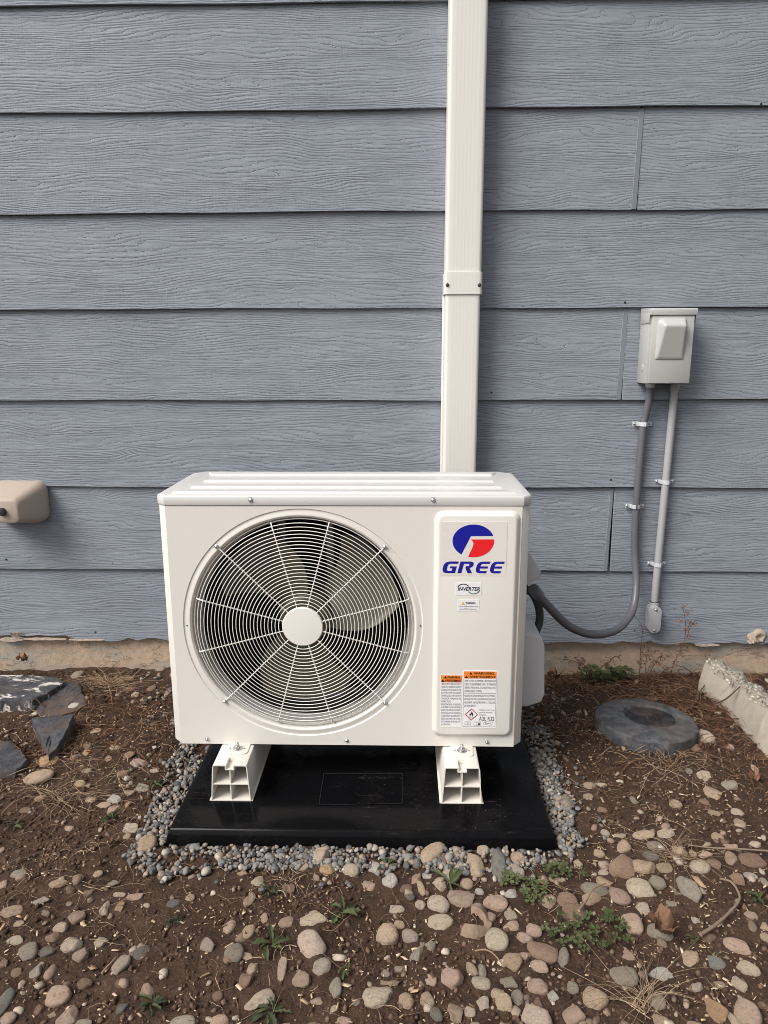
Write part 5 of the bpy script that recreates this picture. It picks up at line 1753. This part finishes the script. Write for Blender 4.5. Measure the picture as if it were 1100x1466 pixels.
# ------------------------------------------------------------------ plants
def leaf_mesh(name, mat, lobes=3, wid=0.34, droop=0.35, fold=0.10):
    """leaf along +Y, base at the origin, length 1"""
    n, vs, fs = 14, [], []
    for i in range(n + 1):
        t = i / n
        w = wid * 2.6 * (t ** 1.25) * (1.0001 - t) ** 0.55 * (1 + 0.34 * math.sin(t * math.pi * 2 * lobes + 0.6) + 0.12 * math.sin(t * 31)) + 0.022 * (1 - t) + 0.004
        z = droop * (t - t * t * 1.35)
        for s in (-1, -0.5, 0, 0.5, 1):
            vs.append((w * s, t, z + fold * abs(s) * w * 2 + 0.015 * math.sin(t * 19 + s * 3)))
    for i in range(n):
        for j in range(4):
            fs.append((i * 5 + j, i * 5 + j + 1, i * 5 + j + 6, i * 5 + j + 5))
    me = bpy.data.meshes.new(name)
    me.from_pydata(vs, [], fs)
    me.polygons.foreach_set('use_smooth', [True] * len(me.polygons))
    me.materials.append(mat)
    return me


LEAF = [leaf_mesh('leaf', M['green'], 3, 0.15, 0.35, 0.5), leaf_mesh('leaf', M['green'], 5, 0.11, 0.25, 0.5), leaf_mesh('leaf', M['green_dk'], 4, 0.13, 0.30, 0.5), leaf_mesh('leaf', M['green'], 1, 0.20, 0.4, 0.6)]


def rosette(px, py, n, ln, label, kinds=(0, 1), seed=0, spread=1.0, group='green weeds in the dirt'):
    p = gat(px, py)
    z = gh(p.x, p.y)
    w_ = empty('weed_plant', (p.x, p.y, z), label, 'weed', group)
    r = random.Random(seed)
    n = int(n * 1.5)
    for k in range(n):
        o = link('leaf', LEAF[kinds[k % len(kinds)]], w_)
        a = 2 * math.pi * k / n * spread + r.uniform(-0.35, 0.35)
        s = ln * r.uniform(0.5, 1.05)
        o.scale = (s * r.uniform(0.7, 1.3), s, s * r.uniform(0.4, 1.5))
        o.rotation_euler = Matrix.Rotation(a, 3, 'Z').to_euler()
        o.rotation_euler.x = r.uniform(-0.12, 0.38)
        o.rotation_euler.y = r.uniform(-0.4, 0.4)
        o.location = (0.004 * math.cos(a), 0.004 * math.sin(a), 0.006)
    return w_


rosette(643, 1264, 5, 0.046, 'broad leafed green weed among stones by the pad front', (3, 0), 1)
rosette(490, 1308, 6, 0.036, 'green lobed weed rosette beside a large cream stone', (0, 1), 2)
rosette(388, 1356, 7, 0.038, 'spiky green weed rosette right of a grey egg shaped stone', (1, 0), 3)
rosette(385, 1280, 6, 0.028, 'dull green weed rosette below the gravel, left of centre', (2, 1), 4)
rosette(552, 1238, 5, 0.026, 'small green weed on white stones before the pad middle', (0, 1), 5)
rosette(388, 1452, 7, 0.036, 'green weed rosette at the bottom edge, left of centre', (2, 1), 6)
rosette(218, 1440, 6, 0.030, 'broad green weed near the bottom left edge', (3, 2), 7)
rosette(252, 1322, 5, 0.024, 'sparse dark green weed in bare dirt at left', (2,), 9)
rosette(495, 1394, 6, 0.018, 'tiny round green weed between stones at bottom centre', (3,), 10)
rosette(222, 1128, 5, 0.026, 'green sprig where the gravel meets dirt at left', (0, 3), 11)
rosette(160, 1178, 5, 0.026, 'green weed leaves in the dirt near the round tan stone', (3, 0), 12)
rosette(22, 1186, 6, 0.026, 'small green weed at the left edge of the dirt', (1, 2), 13)
rosette(992, 1353, 5, 0.018, 'tiny green sprout beside the fallen brown leaf', (0,), 14)
rosette(1084, 1294, 6, 0.026, 'green weed at the right edge below the bent twig', (0, 2), 15)


def clover(px, py, rx, ry, n, label, seed, mat='green', size=0.0075, h=0.02, name='clover_patch', cat='clover'):
    p = gat(px, py)
    z0 = gh(p.x, p.y)
    w_ = empty(name, (p.x, p.y, z0), label, cat, 'green weeds in the dirt')
    r = random.Random(seed)
    lv, st_ = MB(), MB()
    for k in range(n):
        a, q = r.uniform(0, 6.283), math.sqrt(r.random())
        x, y = p.x + rx * q * math.cos(a), p.y + ry * q * math.sin(a)
        z = gh(x, y) + h * r.uniform(0.4, 1.2)
        rot = r.uniform(0, 6.28)
        tz = Vector((r.uniform(-.35, .35), r.uniform(-.45, .15), 1)).normalized()
        ux = tz.orthogonal().normalized(); uy = tz.cross(ux)
        sz2 = size * r.uniform(0.7, 1.25)
        c = Vector((x, y, z))
        for l in range(3):
            t = rot + l * 2.094
            d = ux * math.cos(t) + uy * math.sin(t); e = tz.cross(d)
            lv.add([c, c + d * sz2 * 0.6 - e * sz2 * 0.5 + tz * sz2 * .12, c + d * sz2 * 1.05 - e * sz2 * 0.36 + tz * sz2 * .1, c + d * sz2 * 0.98, c + d * sz2 * 1.05 + e * sz2 * 0.36 + tz * sz2 * .1, c + d * sz2 * 0.6 + e * sz2 * 0.5 + tz * sz2 * .12], [(0, 1, 2, 3), (0, 3, 4, 5)])
        st_.tube([(x + r.uniform(-.006, .006), y + r.uniform(-.006, .006), gh(x, y) - 0.002), (x, y, z)], 0.0006, 4)
    off = wloc(w_)
    for nm, mb_, mt in (('leaves', lv, M[mat]), ('stems', st_, M['green_dk'])):
        me = bpy.data.meshes.new(nm)
        me.from_pydata([tuple(v - off) for v in mb_.v], [], mb_.f)
        me.materials.append(mt)
        o = link(nm, me, w_)
        o['kind'] = 'stuff'
    return w_


clover(842, 1338, 0.078, 0.052, 55, 'spreading green clover patch among stones at lower right', 1)
clover(768, 1285, 0.028, 0.042, 26, 'narrow green clover patch among stones right of the slate grey stone', 2)
clover(808, 1250, 0.045, 0.022, 24, "small green clover patch by the pad's near right corner", 3)
clover(866, 972, 0.085, 0.035, 110, 'dark green clover clump at the foundation below the conduit loop', 4, 'green', 0.011, 0.045)
clover(728, 1262, 0.020, 0.012, 16, 'tiny green clover sprig beside the slate grey stone', 5)


def tuft(px, py, n, ln, label, seed, mat='tuft', lean=(0, 0), rad=0.0007, spread=0.8, up=0.7, name='dry_grass_tuft', cat='dry grass', base_r=0.012):
    p = gat(px, py)
    r = random.Random(seed)
    mb = MB()
    for k in range(n):
        a = r.uniform(0, 6.283)
        L = ln * r.uniform(0.5, 1.2)
        d = Vector((math.cos(a) * spread + lean[0], math.sin(a) * spread + lean[1], up * r.uniform(0.3, 1.2))).normalized()
        c = Vector((p.x + r.gauss(0, base_r), p.y + r.gauss(0, base_r), 0)); c.z = gh(c.x, c.y)
        pts = []
        side = Vector((r.uniform(-1, 1), r.uniform(-1, 1), 0)) * 0.8
        for s in range(7):
            t = s / 6
            q = c + d * L * t + side * L * t * t + Vector((0, 0, -0.75 * L * t * t * d.z - 0.0))
            q.z = max(q.z, gh(q.x, q.y) + 0.002)
            pts.append(q)
        mb.tube(pts, [rad * (1 - 0.12 * s) for s in range(7)], 3, False)
    o = mb.build(name, M[mat], None, smooth=0)
    return tag(o, label, cat, 'dry grass tufts')


tuft(922, 1440, 60, 0.10, 'bleached dry grass tuft at the bottom right', 1, lean=(-0.1, 0.45), spread=0.55)
tuft(968, 1228, 55, 0.10, 'dry grass tuft among stones right of the pad', 2, lean=(0, -0.1))
tuft(152, 985, 170, 0.085, 'tangled brown root clump by the foundation left of the unit', 3, 'straw', spread=1.0, up=0.9, rad=0.0012, base_r=0.03, name='root_clump', cat='roots')
tuft(85, 1150, 40, 0.10, 'thin dry grass tuft in the dirt below the slate slabs', 4)
tuft(410, 1258, 18, 0.06, 'small dry grass tuft below the pad front, left of centre', 5)
tuft(1045, 1020, 36, 0.10, 'dark withered grass tuft hanging on the broken concrete', 6, 'mulch', up=1.0, rad=0.0011)


def dead_weed(px, py, stems, label, seed):
    p = gat(px, py)
    z = gh(p.x, p.y)
    w_ = empty('dead_weed', (p.x, p.y, z), label, 'dead weed', 'dead weeds by the wall')
    r = random.Random(seed)
    lm = MB()
    for (tops, rad) in stems:
        pts = [Vector((p.x + r.uniform(-.02, .02), p.y + r.uniform(-.01, .01), z - 0.005))] + [at(x, y, Y) for x, y, Y in tops]
        sp = smooth_path(pts, 5)
        MB().tube(sp, [rad * (1 - 0.6 * i / len(sp)) for i in range(len(sp))], 5).build('stem', M['dead_stem'], w_)
        for q in sp[3:]:
            if r.random() < 0.6:
                d = Vector((r.uniform(-1, 1), r.uniform(-.6, .1), r.uniform(-.8, .6))).normalized()
                tip = q + d * r.uniform(0.012, 0.03)
                MB().tube([q, (q + tip) / 2 + Vector((0, 0, .003)), tip], 0.0006, 3).build('twiglet', M['dead_stem'], w_)
                for kk in range(r.randint(1, 3)):
                    e = Vector((r.uniform(-1, 1), r.uniform(-1, 1), r.uniform(-1, 1))).normalized()
                    f = e.orthogonal()
                    s = r.uniform(0.003, 0.0065)
                    c = tip - d * 0.006 * kk
                    lm.add([c, c + e * s + f * s * .5, c + e * s * 2.0 + f.cross(e) * s * .6, c + e * s - f * s * .5], [(0, 1, 2), (0, 2, 3)])
    if lm.v: 
        o = lm.build('withered_leaves', M['dead_leaf'], w_, smooth=0)
        o['kind'] = 'stuff'
    return w_


dead_weed(920, 976, [([(918, 950, 2.25), (917, 930, 2.26), (920, 900, 2.27), (908, 880, 2.28)], 0.0014), ([(925, 950, 2.24), (930, 928, 2.25), (940, 925, 2.25)], 0.0014), ([(935, 955, 2.24), (945, 940, 2.24), (955, 945, 2.24)], 0.0012), ([(915, 955, 2.2), (922, 935, 2.2), (935, 940, 2.2), (942, 955, 2.2)], 0.0012), ([(928, 960, 2.22), (936, 945, 2.22), (950, 958, 2.22)], 0.001)], 'dark withered weed standing at the foundation below the conduit fitting', 1)
dead_weed(952, 972, [([(965, 950, 2.25), (975, 930, 2.27), (982, 905, 2.28), (980, 880, 2.285), (976, 868, 2.285)], 0.0016), ([(966, 948, 2.25), (980, 920, 2.27), (990, 895, 2.28), (1000, 884, 2.285)], 0.0012)], 'tall thin dead weed leaning up the siding right of the conduit', 2)
dead_weed(850, 962, [([(840, 955, 2.2), (820, 946, 2.2), (800, 943, 2.2)], 0.0020), ([(862, 955, 2.22), (872, 948, 2.22), (880, 940, 2.23), (886, 942, 2.23)], 0.0018), ([(838, 960, 2.2), (832, 952, 2.2), (828, 945, 2.2)], 0.0016)], 'dark woody dead weed by the clover at the foundation', 3)


def twig(pix, rad, label, lift=0.008, mat='twig'):
    pts = []
    for x, y in pix:
        p = gat(x, y, lift); p.z = gh(p.x, p.y) + lift
        pts.append(p)
    sp = smooth_path(pts, 5)
    r = random.Random(len(label))
    tag(MB().tube(sp, [rad * (1 - 0.45 * i / len(sp)) * r.uniform(0.9, 1.1) for i in range(len(sp))], 7).build('twig', M[mat], None, smooth=60), label, 'twig', 'twigs on the ground')


twig([(1003, 1340), (1022, 1328), (1040, 1312), (1058, 1292), (1056, 1278), (1046, 1266), (1030, 1262)], 0.0034, 'thick bent brown twig arching over the dirt at right', 0.014)
twig([(1104, 1221), (1060, 1218), (1018, 1216), (985, 1211)], 0.0022, 'straight thin twig reaching in from the right edge', 0.014)
twig([(829, 1302), (840, 1285), (850, 1270), (868, 1262)], 0.0026, 'pale curved stem over stones left of the speckled cream stone', 0.026, 'tuft')
twig([(680, 1361), (695, 1360), (708, 1366), (722, 1384)], 0.0018, 'pale thin stem lying between stones below the curled bark', 0.014, 'tuft')
twig([(300, 1180 + 212), (292, 1395), (287, 1398)], 0.0018, 'short pale twig stub in the dirt, left of centre', 0.006, 'tuft')
twig([(146, 1393), (155, 1383), (166, 1371)], 0.0024, 'short flat wood splinter beside a grey stone at lower left', 0.006, 'tuft')
twig([(990, 1012), (1003, 990), (1015, 975)], 0.0018, 'thin dark stick leaning against the broken concrete', 0.03, 'dead_stem')
twig([(1022, 1008), (1040, 1000), (1060, 985)], 0.0028, 'dark forked stick lying on the broken concrete', 0.075, 'dead_stem')
twig([(98, 975), (96, 958), (104, 945), (109, 942)], 0.0009, 'thin dark stalk curling up before the foundation at left', 0.02, 'dead_stem')

# curled strip of bark and a fallen leaf
p = gat(676, 1312, 0.01)
mb = MB()
for i in range(19):
    t = i / 18
    a = math.radians(-130 + 220 * t)
    r0 = 0.024 + 0.004 * math.sin(t * 5)
    for s, (dr3, dz) in enumerate(((-0.007, 0.002), (-0.003 + 0.002 * math.sin(t * 14), 0.014 + 0.004 * math.sin(t * 11)), (0.008, 0.010 + 0.003 * math.sin(t * 17)), (0.011, -0.002))):
        mb.v.append(Vector((p.x + (r0 + dr3) * math.cos(a) * 1.1, p.y + (r0 + dr3) * math.sin(a) * 1.2, gh(p.x, p.y) + dz + 0.004 * math.sin(t * 9))))
for i in range(18):
    for s in range(3):
        q = i * 4 + s
        mb.f.append((q, q + 1, q + 5, q + 4))
tag(mb.build('curled_bark', M['bark'], None, smooth=60), 'curled pale brown strip of dry bark among the stones', 'bark')
vs, fs = [], []
nA, nRr = 40, 8
for i in range(nRr + 1):
    for k in range(nA):
        a = 2 * math.pi * k / nA
        rad = (0.32 + 0.20 * abs(math.cos(2.5 * a)) + 0.05 * math.sin(11 * a)) * i / nRr
        x, y = rad * math.cos(a) * 0.75, rad * math.sin(a) + 0.4
        vs.append((x, y, 0.10 + 0.9 * float(fbm(np.array([x]), np.array([y]), 4.0, 3, 19)[0]) + 0.35 * (i / nRr) ** 2 * abs(math.sin(a * 1.5))))
for i in range(nRr):
    for k in range(nA):
        fs.append((i * nA + k, i * nA + (k + 1) % nA, (i + 1) * nA + (k + 1) % nA, (i + 1) * nA + k))
BL = np_mesh('fallen_leaf', vs, fs, M['brown_leaf'])
for (px, py, s, rz, label) in ((950, 1362, 0.060, 0.1, 'crumpled brown fallen leaf lying on a grey stone at lower right'), (40, 971, 0.045, 1.2, 'curled brown dead leaf on the stained slate slab'), (170, 1210, 0.022, 2.0, 'small brown leaf beside the round tan stone'), (800, 968, 0.05, 0.8, 'dry brown leaf heap right of the unit at the foundation'), (1086, 1115, 0.04, 2.4, 'orange brown leaf in the dirt at the right edge')):
    q = gat(px, py)
    o = link('fallen_leaf', BL, None, (q.x, q.y, gh(q.x, q.y) + (0.004 if s < 0.055 else 0.022) + (0.048 if px == 40 else 0)))
    o.scale = (s, s, s)
    o.rotation_euler = (0.15, 0.2, rz)
    tag(o, label, 'leaf', 'fallen leaves')
